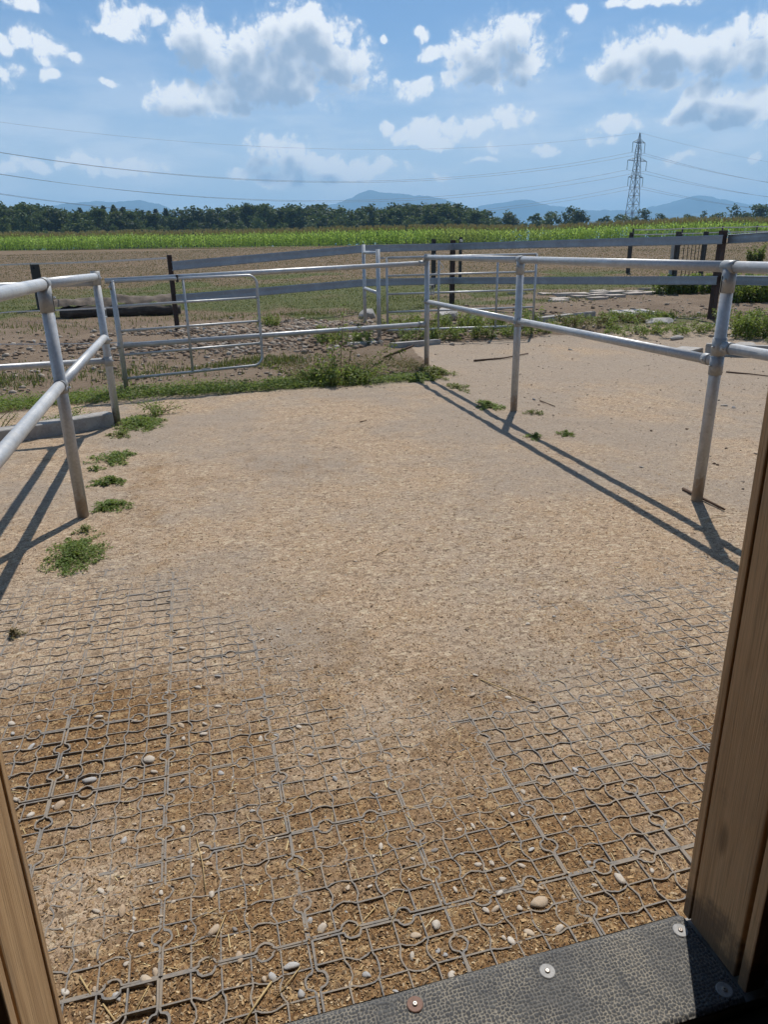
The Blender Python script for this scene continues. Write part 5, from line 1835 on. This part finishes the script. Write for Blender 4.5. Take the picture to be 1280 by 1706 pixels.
def maize():
    rs = np.random.RandomState(3)
    tmpl = []
    for v in range(5):
        V, Fq, mi = [], [], []

        def quad(p, m_):
            o = len(V)
            V.extend(p)
            Fq.append((o, o + 1, o + 2, o + 3))
            mi.append(m_)
        hgt = 2.0
        for k in range(2):
            w = 0.025
            dx, dy = (w, 0) if k == 0 else (0, w)
            quad([(-dx, -dy, 0), (dx, dy, 0), (dx * .5, dy * .5, hgt), (-dx * .5, -dy * .5, hgt)], 0)
        for k in range(9):
            z0 = 0.25 + 1.6 * k / 8
            a = (k % 2) * math.pi + rs.normal(0, 0.6)
            L = 0.75 - 0.25 * abs(k - 4) / 4
            ca, sa = math.cos(a), math.sin(a)
            pts = [(0.0, 0.0), (0.30, 0.30), (0.65, 0.30), (1.0, 0.02 - 0.25 * rs.rand())]
            ws = [0.035, 0.06, 0.05, 0.008]
            for i in range(3):
                (u0, h0), (u1, h1) = pts[i], pts[i + 1]
                u0, u1, h0, h1 = u0 * L, u1 * L, h0 * L, h1 * L
                w0, w1 = ws[i], ws[i + 1]
                quad([(ca * u0 - sa * w0, sa * u0 + ca * w0, z0 + h0), (ca * u0 + sa * w0, sa * u0 - ca * w0, z0 + h0),
                      (ca * u1 + sa * w1, sa * u1 - ca * w1, z0 + h1), (ca * u1 - sa * w1, sa * u1 + ca * w1, z0 + h1)], 0)
        for k in range(8):
            a = rs.uniform(0, 6.28)
            ln = rs.uniform(0.04, 0.26)
            ca, sa = math.cos(a), math.sin(a)
            w = 0.034
            quad([(-sa * w, ca * w, hgt - 0.22), (sa * w, -ca * w, hgt - 0.22), (ca * ln + sa * w * .5, sa * ln - ca * w * .5, hgt + 0.36), (ca * ln - sa * w * .5, sa * ln + ca * w * .5, hgt + 0.36)], 1)
        tmpl.append((np.array(V), np.array(Fq), np.array(mi)))
    edge = [(-48.0, 116.0), (-22.0, 102.5), (21.0, 81.0), (66.0, 75.5), (96.0, 72.0)]
    ex = np.array([p[0] for p in edge])
    ey = np.array([p[1] for p in edge])
    Vs, Fs, Ms = [], [], []
    off = 0
    for row in range(5):
        step = 0.25 if row < 3 else 0.33
        x = np.arange(-40, 92, step) + rs.normal(0, 0.04, len(np.arange(-40, 92, step)))
        y = np.interp(x, ex, ey) + row * 0.85 + rs.normal(0, 0.10, len(x)) + 0.9 * (fbm(x * 0.15, x * 0, 5, 3) - 0.5)
        gap = rs.rand(len(x)) < 0.05
        x, y = x[~gap], y[~gap]
        sc_ = 0.80 * (0.92 + 0.22 * fbm(x * 0.08, y * 0.05, 71, 3)) * rs.uniform(0.90, 1.08, len(x))
        sc_ = sc_ * (1 + 0.10 * sstep(20, 70, x))
        vi = rs.randint(0, 5, len(x))
        rz = rs.uniform(0, 6.28, len(x))
        z = H(x, y, False)
        for v in range(5):
            q = vi == v
            if not q.any():
                continue
            V, Fq, mi = tmpl[v]
            n = q.sum()
            ca, sa = np.cos(rz[q])[:, None], np.sin(rz[q])[:, None]
            s = sc_[q][:, None]
            X = (V[None, :, 0] * ca - V[None, :, 1] * sa) * s + x[q][:, None]
            Y = (V[None, :, 0] * sa + V[None, :, 1] * ca) * s + y[q][:, None]
            Z = V[None, :, 2] * s + z[q][:, None]
            Vs.append(np.stack([X, Y, Z], -1).reshape(-1, 3))
            Fs.append((Fq[None] + (np.arange(n) * len(V))[:, None, None]).reshape(-1, 4) + off)
            Ms.append(np.tile(mi, n))
            off += n * len(V)
    me = mesh_np('maize_field', np.concatenate(Vs), np.concatenate(Fs), [M['maize'], M['tassel']], False, np.concatenate(Ms))
    o = add('maize_field', me)
    tag(o, 'green maize field with tan tassels across the plain', 'maize', None, 'stuff')


maize()

# ------------------------------------------------------------------ trees beyond the maize
TREE_COL = {'dark': [(0.020, 0.034, 0.012), (0.036, 0.058, 0.018), (0.050, 0.076, 0.024)],
            'mid': [(0.034, 0.060, 0.016), (0.060, 0.098, 0.026), (0.085, 0.125, 0.036)],
            'pale': [(0.080, 0.105, 0.055), (0.115, 0.145, 0.078), (0.145, 0.175, 0.098)],
            'fir': [(0.008, 0.017, 0.011), (0.014, 0.026, 0.016), (0.020, 0.034, 0.020)]}
for k, v in TREE_COL.items():
    M['crown_' + k] = m_leaf('crown_' + k, v, 0.15, 0.7)
M['bark'] = m_plain('bark', (0.075, 0.055, 0.042), (0.045, 0.034, 0.028), 2.0, 0.9)


def tree_parts(seed, shape):
    """unit tree 1 m high: trunk mesh, crown points and leaf faces"""
    rs = np.random.RandomState(seed)
    mb = MB()
    bend = rs.normal(0, 0.02, 2)
    tp = [(bend[0] * t * t, bend[1] * t * t, t * 0.86) for t in np.linspace(0, 1, 6)]
    mb.tube(tp, [0.022 * (1 - 0.82 * t) for t in np.linspace(0, 1, 6)], 7)
    cl, cr = [], []
    if shape == 'fir':
        for k in range(34):
            t = (k + 0.5) / 34
            z = 0.14 + 0.84 * t
            w = 0.17 * (1 - t) ** 0.8 + 0.010
            for q in range(4):
                a = rs.uniform(0, 6.28)
                cl.append((math.cos(a) * w * 0.6, math.sin(a) * w * 0.6, z - w * 0.25))
                cr.append(w * 0.55)
    else:
        wid = {'oak': 0.36, 'tall': 0.21, 'bush': 0.52}[shape]
        z0 = {'oak': 0.16, 'tall': 0.14, 'bush': 0.06}[shape]
        nb = {'oak': 15, 'tall': 14, 'bush': 13}[shape]
        for k in range(nb):
            t = rs.uniform(0.05, 1.0)
            a = rs.uniform(0, 6.28)
            zc = z0 + (0.93 - z0) * t
            env = wid * (math.sin(math.pi * min(1, 0.16 + 0.80 * t)) ** 0.7)
            q = env * rs.uniform(0.45, 0.95)
            tip = (math.cos(a) * q, math.sin(a) * q, zc)
            st = (0, 0, max(0.1, zc - 0.22))
            mb.tube([st, ((st[0] + tip[0]) * .55, (st[1] + tip[1]) * .55, (st[2] + tip[2]) * .5 + 0.02), tip], [0.010, 0.007, 0.002], 5)
            for m_ in range(5):
                cl.append((tip[0] + rs.normal(0, 0.05), tip[1] + rs.normal(0, 0.05), tip[2] + rs.normal(0, 0.045)))
                cr.append(rs.uniform(0.05, 0.105))
        for m_ in range(8):
            cl.append((rs.normal(0, 0.05), rs.normal(0, 0.05), rs.uniform(0.6, 0.92)))
            cr.append(rs.uniform(0.06, 0.10))
    cl, cr = np.array(cl), np.array(cr)
    per = 26 if shape != 'fir' else 9
    k = np.repeat(np.arange(len(cl)), per)
    d = rs.normal(0, 1, (len(k), 3))
    d /= np.linalg.norm(d, axis=1)[:, None]
    c = cl[k] + d * (cr[k] * rs.uniform(0.55, 1.0, len(k)))[:, None] * np.array([1, 1, 0.82])
    c = c[c[:, 2] > 0.03]
    V, Fq = leaves_np(c, rs.uniform(0.034, 0.066, len(c)) * (1.1 if shape == 'bush' else 1), rs, 0.8, 0.75, 0.1)
    return mb, V, Fq


TREES = {}


def tree_variant(shape, col, seed):
    key = (shape, col, seed)
    if key not in TREES:
        mb, V, Fq = tree_parts(seed, shape)
        tm = bpy.data.meshes.new('trunk')
        tm.from_pydata(mb.v, [], mb.f)
        tm.materials.append(M['bark'])
        TREES[key] = (tm, mesh_np('crown', V, Fq, M['crown_' + col]))
    return TREES[key]


def tree(az, D, top_el, shape, col, seed, label, group, wide=1.0, name='tree'):
    a = rad(az)
    x, y = D * math.sin(a), D * math.cos(a)
    z = gz(x, y)
    hgt = 1.5 + D * math.tan(rad(top_el)) - z
    tm, cm = tree_variant(shape, col, seed)
    root = thing(name, (x, y, z - 0.05), label, 'tree', group)
    root.scale = (hgt * wide, hgt * wide, hgt)
    root.rotation_euler = (0, 0, (seed * 2.1 + az * 7.7) % 6.28)
    for nm, me in (('trunk', tm), ('crown', cm)):
        o = bpy.data.objects.new(nm, me)
        COL.objects.link(o)
        o.parent = root


def woods():
    rs = random.Random(21)
    tops = [(-14, 3.6), (-11.5, 3.55), (-9.4, 3.45), (-6.8, 3.10), (-4.4, 3.28), (-1.6, 3.10), (1.8, 3.30), (5.3, 3.50), (8.8, 3.55), (13.2, 3.25), (17.3, 3.62), (20.4, 3.30), (22.2, 2.9), (24.8, 2.80)]
    ta, te = [t[0] for t in tops], [t[1] for t in tops]
    words = {('oak', 'dark'): 'dark broad-crowned tree in the far wood beyond the maize',
             ('oak', 'mid'): 'mid-green broad-crowned tree in the far wood beyond the maize',
             ('tall', 'mid'): 'tall narrow green tree in the far wood beyond the maize',
             ('tall', 'dark'): 'tall narrow dark tree in the far wood beyond the maize',
             ('oak', 'pale'): 'pale greyish willow-like tree at the edge of the far wood',
             ('fir', 'fir'): 'dark pointed fir rising out of the far wood',
             ('bush', 'mid'): 'low green bush at the foot of the far wood',
             ('bush', 'pale'): 'low pale bush at the foot of the far wood'}

    def put(az, D, el, sh, co, sd, wide=1.0):
        w = words[(sh, co)]
        zn = ('at the left picture edge' if az < -9.3 else 'below the left mountain ridge' if az < 0 else 'between the mountain ridges' if az < 9 else 'below the left peak slope' if az < 13.3 else 'below the peak top' if az < 17 else 'below the right peak slope' if az < 21 else 'thin right end')
        w = w.replace(' beyond the maize', '') + ', ' + zn
        tree(az, D, el, sh, co, sd, w, 'trees of the far wood', wide)
    az = -15.0
    while az < 24.6:
        el = float(np.interp(az, ta, te)) + rs.uniform(-0.42, 0.16)
        sh = rs.choice(['oak', 'oak', 'tall', 'tall'])
        co = rs.choice(['dark', 'mid', 'mid', 'dark'])
        if az < -1.2:
            D = rs.uniform(255, 275)
        else:
            D = rs.uniform(285, 310)
        put(az, D, el, sh, co, rs.randrange(4), rs.uniform(1.05, 1.45))
        az += rs.uniform(0.50, 0.90)
    az = -14.6
    while az < 23.0:
        el = float(np.interp(az, ta, te)) + rs.uniform(-0.30, 0.10)
        if -7.0 < az < 0.5 and rs.random() < 0.55:
            put(az, rs.uniform(318, 335), el + 0.22, 'fir', 'fir', rs.randrange(3), rs.uniform(1.0, 1.4))
        else:
            put(az, rs.uniform(318, 340), el, rs.choice(['oak', 'oak', 'tall']), 'dark', rs.randrange(4), rs.uniform(1.3, 1.8))
        az += rs.uniform(0.45, 0.80)
    az = -14.8
    while az < 23.5:
        el = float(np.interp(az, ta, te)) - rs.uniform(0.75, 1.25)
        co = 'pale' if (2.5 < az < 10 and rs.random() < 0.5) else 'mid'
        put(az, rs.uniform(238, 250) if az < -1.2 else rs.uniform(262, 275), max(el, 2.05), 'bush' if co == 'mid' else 'oak', co, rs.randrange(3), rs.uniform(0.9, 1.2))
        az += rs.uniform(1.2, 2.3)


woods()
for i, (az, D, el, sh, co, sd, wd, lab) in enumerate((
        (26.0, 300, 2.55, 'bush', 'mid', 0, 1.1, 'rounded green bush at the right end of the far wood'),
        (27.3, 300, 2.75, 'bush', 'mid', 1, 1.2, 'large rounded green bush in the middle of the clump before the pylon'),
        (28.4, 300, 2.70, 'bush', 'dark', 2, 1.0, 'dark rounded bush next to the slim tree before the pylon'),
        (28.95, 305, 2.98, 'tall', 'dark', 0, 0.9, 'slim tree standing up from the bush clump before the pylon'),
        (29.5, 300, 2.90, 'tall', 'dark', 1, 1.1, 'slim dark tree at the right end of the bush clump before the pylon'),
        (30.9, 340, 2.25, 'bush', 'mid', 0, 1.2, 'low bush just peeping over the maize left of the pylon'),
        (32.2, 340, 2.42, 'bush', 'mid', 1, 1.3, 'green bush beside the foot of the pylon'),
        (33.95, 350, 2.62, 'oak', 'dark', 0, 1.2, 'small round tree right of the pylon foot'),
        (34.95, 350, 2.38, 'bush', 'dark', 1, 1.0, 'small dark bush right of the small round tree'),
        (37.7, 360, 2.45, 'bush', 'dark', 2, 0.9, 'dark bush above the maize between pylon and picture edge'),
        (37.0, 360, 2.22, 'bush', 'mid', 0, 1.2, 'low flat bush above the maize beside the dark bush'),
        (38.6, 360, 2.30, 'bush', 'mid', 1, 1.5, 'long low hedge above the maize near the picture edge'),
        (39.75, 350, 2.80, 'oak', 'dark', 2, 1.2, 'biggest dark tree above the maize near the picture edge'),
        (41.3, 350, 2.70, 'oak', 'mid', 3, 1.3, 'green tree above the maize right at the picture edge'),
        (42.6, 350, 2.75, 'oak', 'mid', 1, 1.3, 'green tree above the maize just past the picture edge'))):
    tree(az, D, el, sh, co, sd, lab, 'separate trees and bushes beyond the maize', wd)

# ------------------------------------------------------------------ pylon and power lines
M['pylon'] = m_plain('pylon_steel', (0.22, 0.24, 0.26), (0.16, 0.17, 0.18), 1.0, 0.6, metal=0.3)
PA = (228.75, 352.24)


def pylon(x, y, label, zb=None, rz=0.30):
    zb = gz(x, y) if zb is None else zb
    root = thing('pylon', (x, y, zb), label, 'pylon')
    ca, sa = math.cos(rz), math.sin(rz)

    def w(u, v, z):
        return (x + ca * u - sa * v, y + sa * u + ca * v, z)
    top = 56.3

    def half(z):
        t = (z - zb) / (top - zb)
        return 2.9 * (1 - t) ** 1.0 * 0.95 + 0.45 if z < 48 else 0.95 * (top - z) / (top - 48) + 0.08
    zs = list(np.linspace(zb, 48.0, 12)) + [50.5, 53.0, top]
    mb = MB()
    for s in ((1, 1), (1, -1), (-1, -1), (-1, 1)):
        mb.tube([w(s[0] * half(z), s[1] * half(z), z) for z in zs], 0.16, 5)
    mb.build('legs', M['pylon'], root)
    mb = MB()
    cor = [(1, 1), (1, -1), (-1, -1), (-1, 1)]
    for z0, z1 in zip(zs[:-1], zs[1:]):
        h0, h1 = half(z0), half(z1)
        for k in range(4):
            a, b = cor[k], cor[(k + 1) % 4]
            mb.tube([w(a[0] * h0, a[1] * h0, z0), w(b[0] * h1, b[1] * h1, z1)], 0.085, 4)
            mb.tube([w(b[0] * h0, b[1] * h0, z0), w(a[0] * h1, a[1] * h1, z1)], 0.085, 4)
            mb.tube([w(a[0] * h1, a[1] * h1, z1), w(b[0] * h1, b[1] * h1, z1)], 0.08, 4)
    mb.build('lattice', M['pylon'], root)
    att = {}
    for lv, (za, sp, drop) in enumerate(((51.9, 4.6, 4.6), (43.6, 7.2, 4.4), (35.9, 5.6, 4.2))):
        for sgn in (-1, 1):
            mb = MB()
            h = half(za)
            tip = w(sgn * sp, 0, za)
            for v in (-1, 1):
                mb.tube([w(sgn * h, v * h, za), tip], 0.11, 4)
                mb.tube([w(sgn * h * 0.9, v * h * 0.9, za + 1.5), tip], 0.09, 4)
            for t in (0.33, 0.66):
                mb.tube([w(sgn * (h + (sp - h) * t), h * (1 - t), za), w(sgn * (h + (sp - h) * t), 0, za + 1.5 * (1 - t))], 0.07, 4)
            arm = mb.build('cross_arm', M['pylon'], root)
            end = w(sgn * sp, 0, za - drop)
            MB().tube([tip, end], 0.13, 5).build('insulator', M['slot'], arm)
            att[(lv, sgn)] = Vector(end)
    att['e'] = Vector(w(0, 0, top))
    return att


AT = pylon(PA[0], PA[1], 'lattice power pylon with three cross arms rising beyond the maize')


def ends(az, D, dz, rz):
    x, y = D * math.sin(rad(az)), D * math.cos(rad(az))
    e = {}
    for lv, (za, sp, drop) in enumerate(((51.9, 4.6, 4.6), (43.6, 7.2, 4.4), (35.9, 5.6, 4.2))):
        for s in (-1, 1):
            e[(lv, s)] = Vector((x + math.cos(rz) * sp * s, y + math.sin(rz) * sp * s, za - drop + dz))
    e['e'] = Vector((x, y, 56.3 + dz))
    return e


M['wire'] = m_plain('wire_aluminium', (0.20, 0.21, 0.23), (0.17, 0.18, 0.20), 1.0, 0.6, 0.0)
for nm, E2, sag in (('towards the left picture edge', ends(-18.0, 360, 2.0, 1.2), 16.0), ('towards the right picture edge', ends(50.0, 800, 0.0, 1.2), 9.0)):
    for key, a in AT.items():
        b = E2[key]
        pts = []
        s_ = sag * (0.72 if key == 'e' else 1.0)
        for k in range(33):
            t = k / 32
            q = a.lerp(b, t)
            q.z -= 4 * s_ * t * (1 - t)
            pts.append(q)
        o = MB().tube(pts, 0.035 if key == 'e' else 0.055, 4, False).build('power_line', M['wire'], None, tuple(a))
        nmk = 'thin earth wire on top of the pylon' if key == 'e' else '%s conductor on the %s arm' % (('topmost', 'middle', 'lowest')[key[0]], 'left' if key[1] < 0 else 'right')
        tag(o, 'power line, %s, running %s' % (nmk, nm), 'power line', 'power lines')

# ------------------------------------------------------------------ mountains
M['mount'] = m_plain('wooded_mountain_air_tint', (0.030, 0.062, 0.078), (0.046, 0.076, 0.090), 0.004, 0.95, 0.0)  # wooded slopes, with the blue of distant air mixed into their colour


def mountain(name, prof, D, depth, seed, lo_el=0.3):
    az = np.linspace(prof[0][0] - 1.5, prof[-1][0] + 1.5, 170)
    el = np.interp(az, [p[0] for p in prof], [p[1] for p in prof], left=lo_el, right=lo_el)
    edge = np.clip(np.minimum(az - az[0], az[-1] - az) / 1.5, 0, 1)
    el = lo_el + (el - lo_el) * edge ** 0.7
    el = el + (fbm(az * 2.6, az * 0 + seed, seed, 4) - 0.5) * 0.14
    rows = np.linspace(-1, 1, 15)
    V = []
    for t in rows:
        Dd = D + t * depth
        k = (1 - abs(t)) ** 0.8
        nz = (fbm(az * 1.6 + 3, np.full_like(az, t * 4.0), seed + 5, 4) - 0.5) * 0.35 * k * (1 - k)
        z = 1.5 + (D * np.tan(np.radians(el)) - 2) * (k + nz) - 8
        a = np.radians(az)
        V.append(np.stack([Dd * np.sin(a), Dd * np.cos(a), z], -1))
    V = np.concatenate(V)
    n = len(az)
    i = np.arange(len(rows) - 1)[:, None] * n
    j = np.arange(n - 1)[None]
    Fq = np.stack([i + j, i + j + 1, i + n + j + 1, i + n + j], -1).reshape(-1, 4)
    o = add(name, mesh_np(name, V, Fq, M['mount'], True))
    tag(o, kind='structure')


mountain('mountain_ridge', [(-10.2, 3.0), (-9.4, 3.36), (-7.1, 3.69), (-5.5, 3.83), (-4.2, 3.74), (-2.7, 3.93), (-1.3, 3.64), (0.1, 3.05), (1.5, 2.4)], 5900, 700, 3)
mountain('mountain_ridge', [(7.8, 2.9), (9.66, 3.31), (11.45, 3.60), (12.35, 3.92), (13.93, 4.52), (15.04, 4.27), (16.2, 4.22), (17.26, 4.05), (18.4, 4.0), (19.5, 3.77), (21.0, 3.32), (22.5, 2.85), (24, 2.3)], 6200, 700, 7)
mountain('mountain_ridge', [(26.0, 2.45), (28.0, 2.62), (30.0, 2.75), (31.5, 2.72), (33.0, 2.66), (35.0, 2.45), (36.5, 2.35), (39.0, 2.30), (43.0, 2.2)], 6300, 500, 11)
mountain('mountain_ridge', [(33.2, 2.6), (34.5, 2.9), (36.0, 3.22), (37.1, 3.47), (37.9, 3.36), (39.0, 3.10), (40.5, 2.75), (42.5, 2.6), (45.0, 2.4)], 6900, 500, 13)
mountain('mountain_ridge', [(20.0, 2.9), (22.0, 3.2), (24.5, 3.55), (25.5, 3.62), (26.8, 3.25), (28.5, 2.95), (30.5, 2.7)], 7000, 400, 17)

# ------------------------------------------------------------------ air
hz = bpy.data.materials.new('haze_air')
hz.use_nodes = True
hz.node_tree.nodes.clear()
N = NT(hz.node_tree)
ho = N.node('ShaderNodeOutputMaterial')
pvn = N.node('ShaderNodeVolumePrincipled')
pvn.inputs['Color'].default_value = (0.36, 0.68, 1.0, 1)
pvn.inputs['Density'].default_value = 0.00023
pvn.inputs['Anisotropy'].default_value = 0.0
N.l.new(pvn.outputs[0], ho.inputs['Volume'])
o = MB().box((0, 0, 254.0), (15700, 15700, 516.0)).build('haze', hz)
tag(o, 'pale blue summer haze over the plain', 'haze', None, 'stuff')
o.display_type = 'WIRE'

# ------------------------------------------------------------------ stable round the doorway
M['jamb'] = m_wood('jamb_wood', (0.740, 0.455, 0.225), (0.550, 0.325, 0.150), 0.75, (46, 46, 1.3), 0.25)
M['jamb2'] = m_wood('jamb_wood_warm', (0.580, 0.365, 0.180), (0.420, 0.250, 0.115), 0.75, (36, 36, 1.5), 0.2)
M['inwood'] = m_plain('dark_stable_wood', (0.045, 0.034, 0.026), (0.030, 0.022, 0.018), 6, 0.9)
JL, JR = -0.360, 0.985
stb = thing('stable', (0.3, 0.92, 0.0), 'dark wooden stable whose open doorway frames the view', 'stable')


def sbox(name, x0, x1, y0, y1, z0, z1, mat, parent=None, bev=0.0, lean=0.0):
    mb = MB().box(((x0 + x1) / 2, (y0 + y1) / 2, (z0 + z1) / 2), (x1 - x0, y1 - y0, z1 - z0), bevel=bev)
    mb.v = [(v[0] + lean * v[2], v[1], v[2]) for v in mb.v]      # jambs stand slightly out of plumb
    return mb.build(name, M[mat], parent or stb)


DH = 2.30
for side, jx, sg in (('r', JR, 1), ('l', JL, -1)):
    def xr(a, b):
        return (jx + a, jx + b) if sg > 0 else (jx - b, jx - a)
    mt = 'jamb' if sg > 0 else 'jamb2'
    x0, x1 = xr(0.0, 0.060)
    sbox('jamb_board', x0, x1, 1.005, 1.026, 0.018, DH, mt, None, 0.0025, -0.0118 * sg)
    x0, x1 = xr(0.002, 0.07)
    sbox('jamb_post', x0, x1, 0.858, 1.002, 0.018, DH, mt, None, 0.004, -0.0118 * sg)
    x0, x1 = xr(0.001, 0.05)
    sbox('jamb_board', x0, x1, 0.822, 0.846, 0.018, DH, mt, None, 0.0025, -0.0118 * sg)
    # wall beside the doorway
    if sg > 0:
        sbox('wall', jx + 0.075, 4.6, 0.84, 1.00, 0.006, 2.75, 'inwood')
    else:
        sbox('wall', -4.2, jx - 0.075, 0.84, 1.00, 0.006, 2.75, 'inwood')
sbox('lintel', JL - 0.10, JR + 0.10, 0.84, 1.00, DH + 0.002, 2.75, 'inwood')
sbox('wall', 4.602, 4.72, -5.0, 1.0, -0.05, 2.75, 'inwood')
sbox('wall', -4.32, -4.202, -5.0, 1.0, -0.05, 2.75, 'inwood')
sbox('wall', -4.32, 4.72, -5.12, -5.002, -0.05, 2.75, 'inwood')
sbox('ceiling', -4.4, 4.8, -5.2, 1.02, 2.752, 2.85, 'inwood')
sbox('floor', -4.2, 4.6, -5.0, 0.812, -0.055, -0.030, 'inwood')
sbox('threshold', JL - 0.11, JR + 0.11, 0.815, 1.022, -0.06, 0.002, 'concrete')


# rubber mat with a pebbled surface: the studs are real relief
def mat_mesh():
    x0, x1, y0, y1 = JL + 0.004, JR - 0.004, 0.812, 1.034
    nx, ny = 620, 104
    X, Y = np.meshgrid(np.linspace(x0, x1, nx), np.linspace(y0, y1, ny))
    cs = 0.0088
    U, Vv = X / cs, Y / cs
    Vv = Vv * 1.05
    ix, iy = np.floor(U), np.floor(Vv)
    d1 = np.full(X.shape, 9.0)
    d2 = np.full(X.shape, 9.0)
    for a in (-1, 0, 1):
        for b in (-1, 0, 1):
            px = ix + a + 0.15 + 0.7 * _h(ix + a, iy + b, 5)
            py = iy + b + 0.15 + 0.7 * _h(ix + a, iy + b, 9)
            d = np.hypot(px - U, py - Vv)
            n1 = np.minimum(d, d1)
            d2 = np.minimum(np.maximum(d, d1), d2)
            d1 = n1
    stud = sstep(0.06, 0.34, d2 - d1)
    wear = fbm(X * 9, Y * 9, 3, 4)
    Z = 0.0135 + stud * 0.0022 + (fbm(X * 4, Y * 4, 8, 3) - 0.5) * 0.004
    t = sstep(1.008, 1.034, Y)
    Z = Z - t ** 2.2 * 0.013 - (1 - sstep(0.812, 0.822, Y)) * 0.006
    top = np.stack([X, Y, Z], -1).reshape(-1, 3)
    i = np.arange(ny - 1)[:, None] * nx
    j = np.arange(nx - 1)[None]
    Fq = np.stack([i + j, i + j + 1, i + nx + j + 1, i + nx + j], -1).reshape(-1, 4)
    # underside rim
    rim = np.concatenate([np.arange(nx), np.arange(1, ny) * nx + nx - 1, (ny - 1) * nx + np.arange(nx - 2, -1, -1), np.arange(ny - 2, 0, -1) * nx])
    bot = top[rim].copy()
    bot[:, 2] = 0.0032
    o0 = len(top)
    k = np.arange(len(rim))
    k2 = (k + 1) % len(rim)
    side = np.stack([rim[k], o0 + k, o0 + k2, rim[k2]], -1)
    me = mesh_np('rubber_mat', np.concatenate([top, bot]), np.concatenate([Fq, side]), M['rubber'], True)
    at = me.attributes.new('stud', 'FLOAT', 'POINT')
    at.data.foreach_set('value', np.concatenate([stud.ravel(), np.zeros(len(bot))]).astype(np.float32))
    return me


def m_rubber():
    mt, N, b, tc, geo = new_mat('mat_rubber')
    P = geo.outputs['Position']
    a = N.node('ShaderNodeAttribute', attribute_name='stud')
    n1 = N.noise(P, 7.0, 5.0, 0.6)
    n2 = N.noise(P, 90.0, 4.0, 0.6)
    n3 = N.noise(N.mapping(P, (40, 4, 1)), 1.0, 4.0, 0.6)
    stud = N.mix(N.ramp(n2, 0.35, 0.7), (0.046, 0.047, 0.048), (0.088, 0.087, 0.084))
    dust = N.mix(N.ramp(n1, 0.36, 0.62), (0.135, 0.128, 0.116), (0.275, 0.245, 0.195))
    c = N.mix(N.ramp(a.outputs['Fac'], 0.10, 0.75), dust, stud)
    c = N.mix(N.ramp(n1, 0.52, 0.78, 0, 0.30), c, (0.17, 0.15, 0.12))
    c = N.mix(N.ramp(n3, 0.58, 0.72, 0, 0.45), c, (0.035, 0.037, 0.040))
    N.put(b.inputs['Base Color'], c)
    b.inputs['Roughness'].default_value = 0.85
    bump(N, b, n2, 0.2, 0.002)
    return mt


M['rubber'] = m_rubber()
matt = thing('rubber_mat', (0.31, 0.92, 0.0), 'black pebble-textured rubber mat screwed to the threshold of the doorway', 'mat')
me = mat_mesh()
o = add('sheet', me, matt)
o.location = (-0.31, -0.92, 0)
M['washer'] = m_plain('washer_steel', (0.30, 0.29, 0.275), (0.20, 0.195, 0.185), 60, 0.6, 0.1, 0.001)
M['washer_rust'] = m_plain('washer_rusty', (0.20, 0.115, 0.085), (0.13, 0.075, 0.055), 60, 0.7, 0.3, 0.002, 0.3)
for (x, y, rust) in ((0.308, 0.990, 1), (0.609, 0.981, 0), (0.951, 0.988, 0), (0.951, 0.842, 0)):
    z = 0.0158
    wv = MB()
    n = 28
    vs, fs = [], []
    for k in range(n):
        th = 2 * math.pi * k / n
        for r, dz in ((0.0045, 0.0016), (0.0160, 0.0018), (0.0174, 0.0007), (0.0174, -0.0015)):
            vs.append((x + r * math.cos(th), y + r * math.sin(th), z + dz))
    for k in range(n):
        k2 = (k + 1) % n
        for q in range(3):
            fs.append((k * 4 + q, k * 4 + q + 1, k2 * 4 + q + 1, k2 * 4 + q))
    wo = wv.raw(vs, fs, 0, False).build('washer', M['washer_rust' if rust else 'washer'], matt)
    if rust:
        wo['label'] = 'rusty washer on the doorway mat'
    MB().tube([(x, y, z), (x, y, z + 0.0036), (x, y, z + 0.0042)], [0.0056, 0.0056, 0.0035], 14).tube([(x, y, z + 0.0036), (x, y, z + 0.00435)], 0.0019, 6, True, 1).build('screw', [M['bolt'], M['slot']], wo)
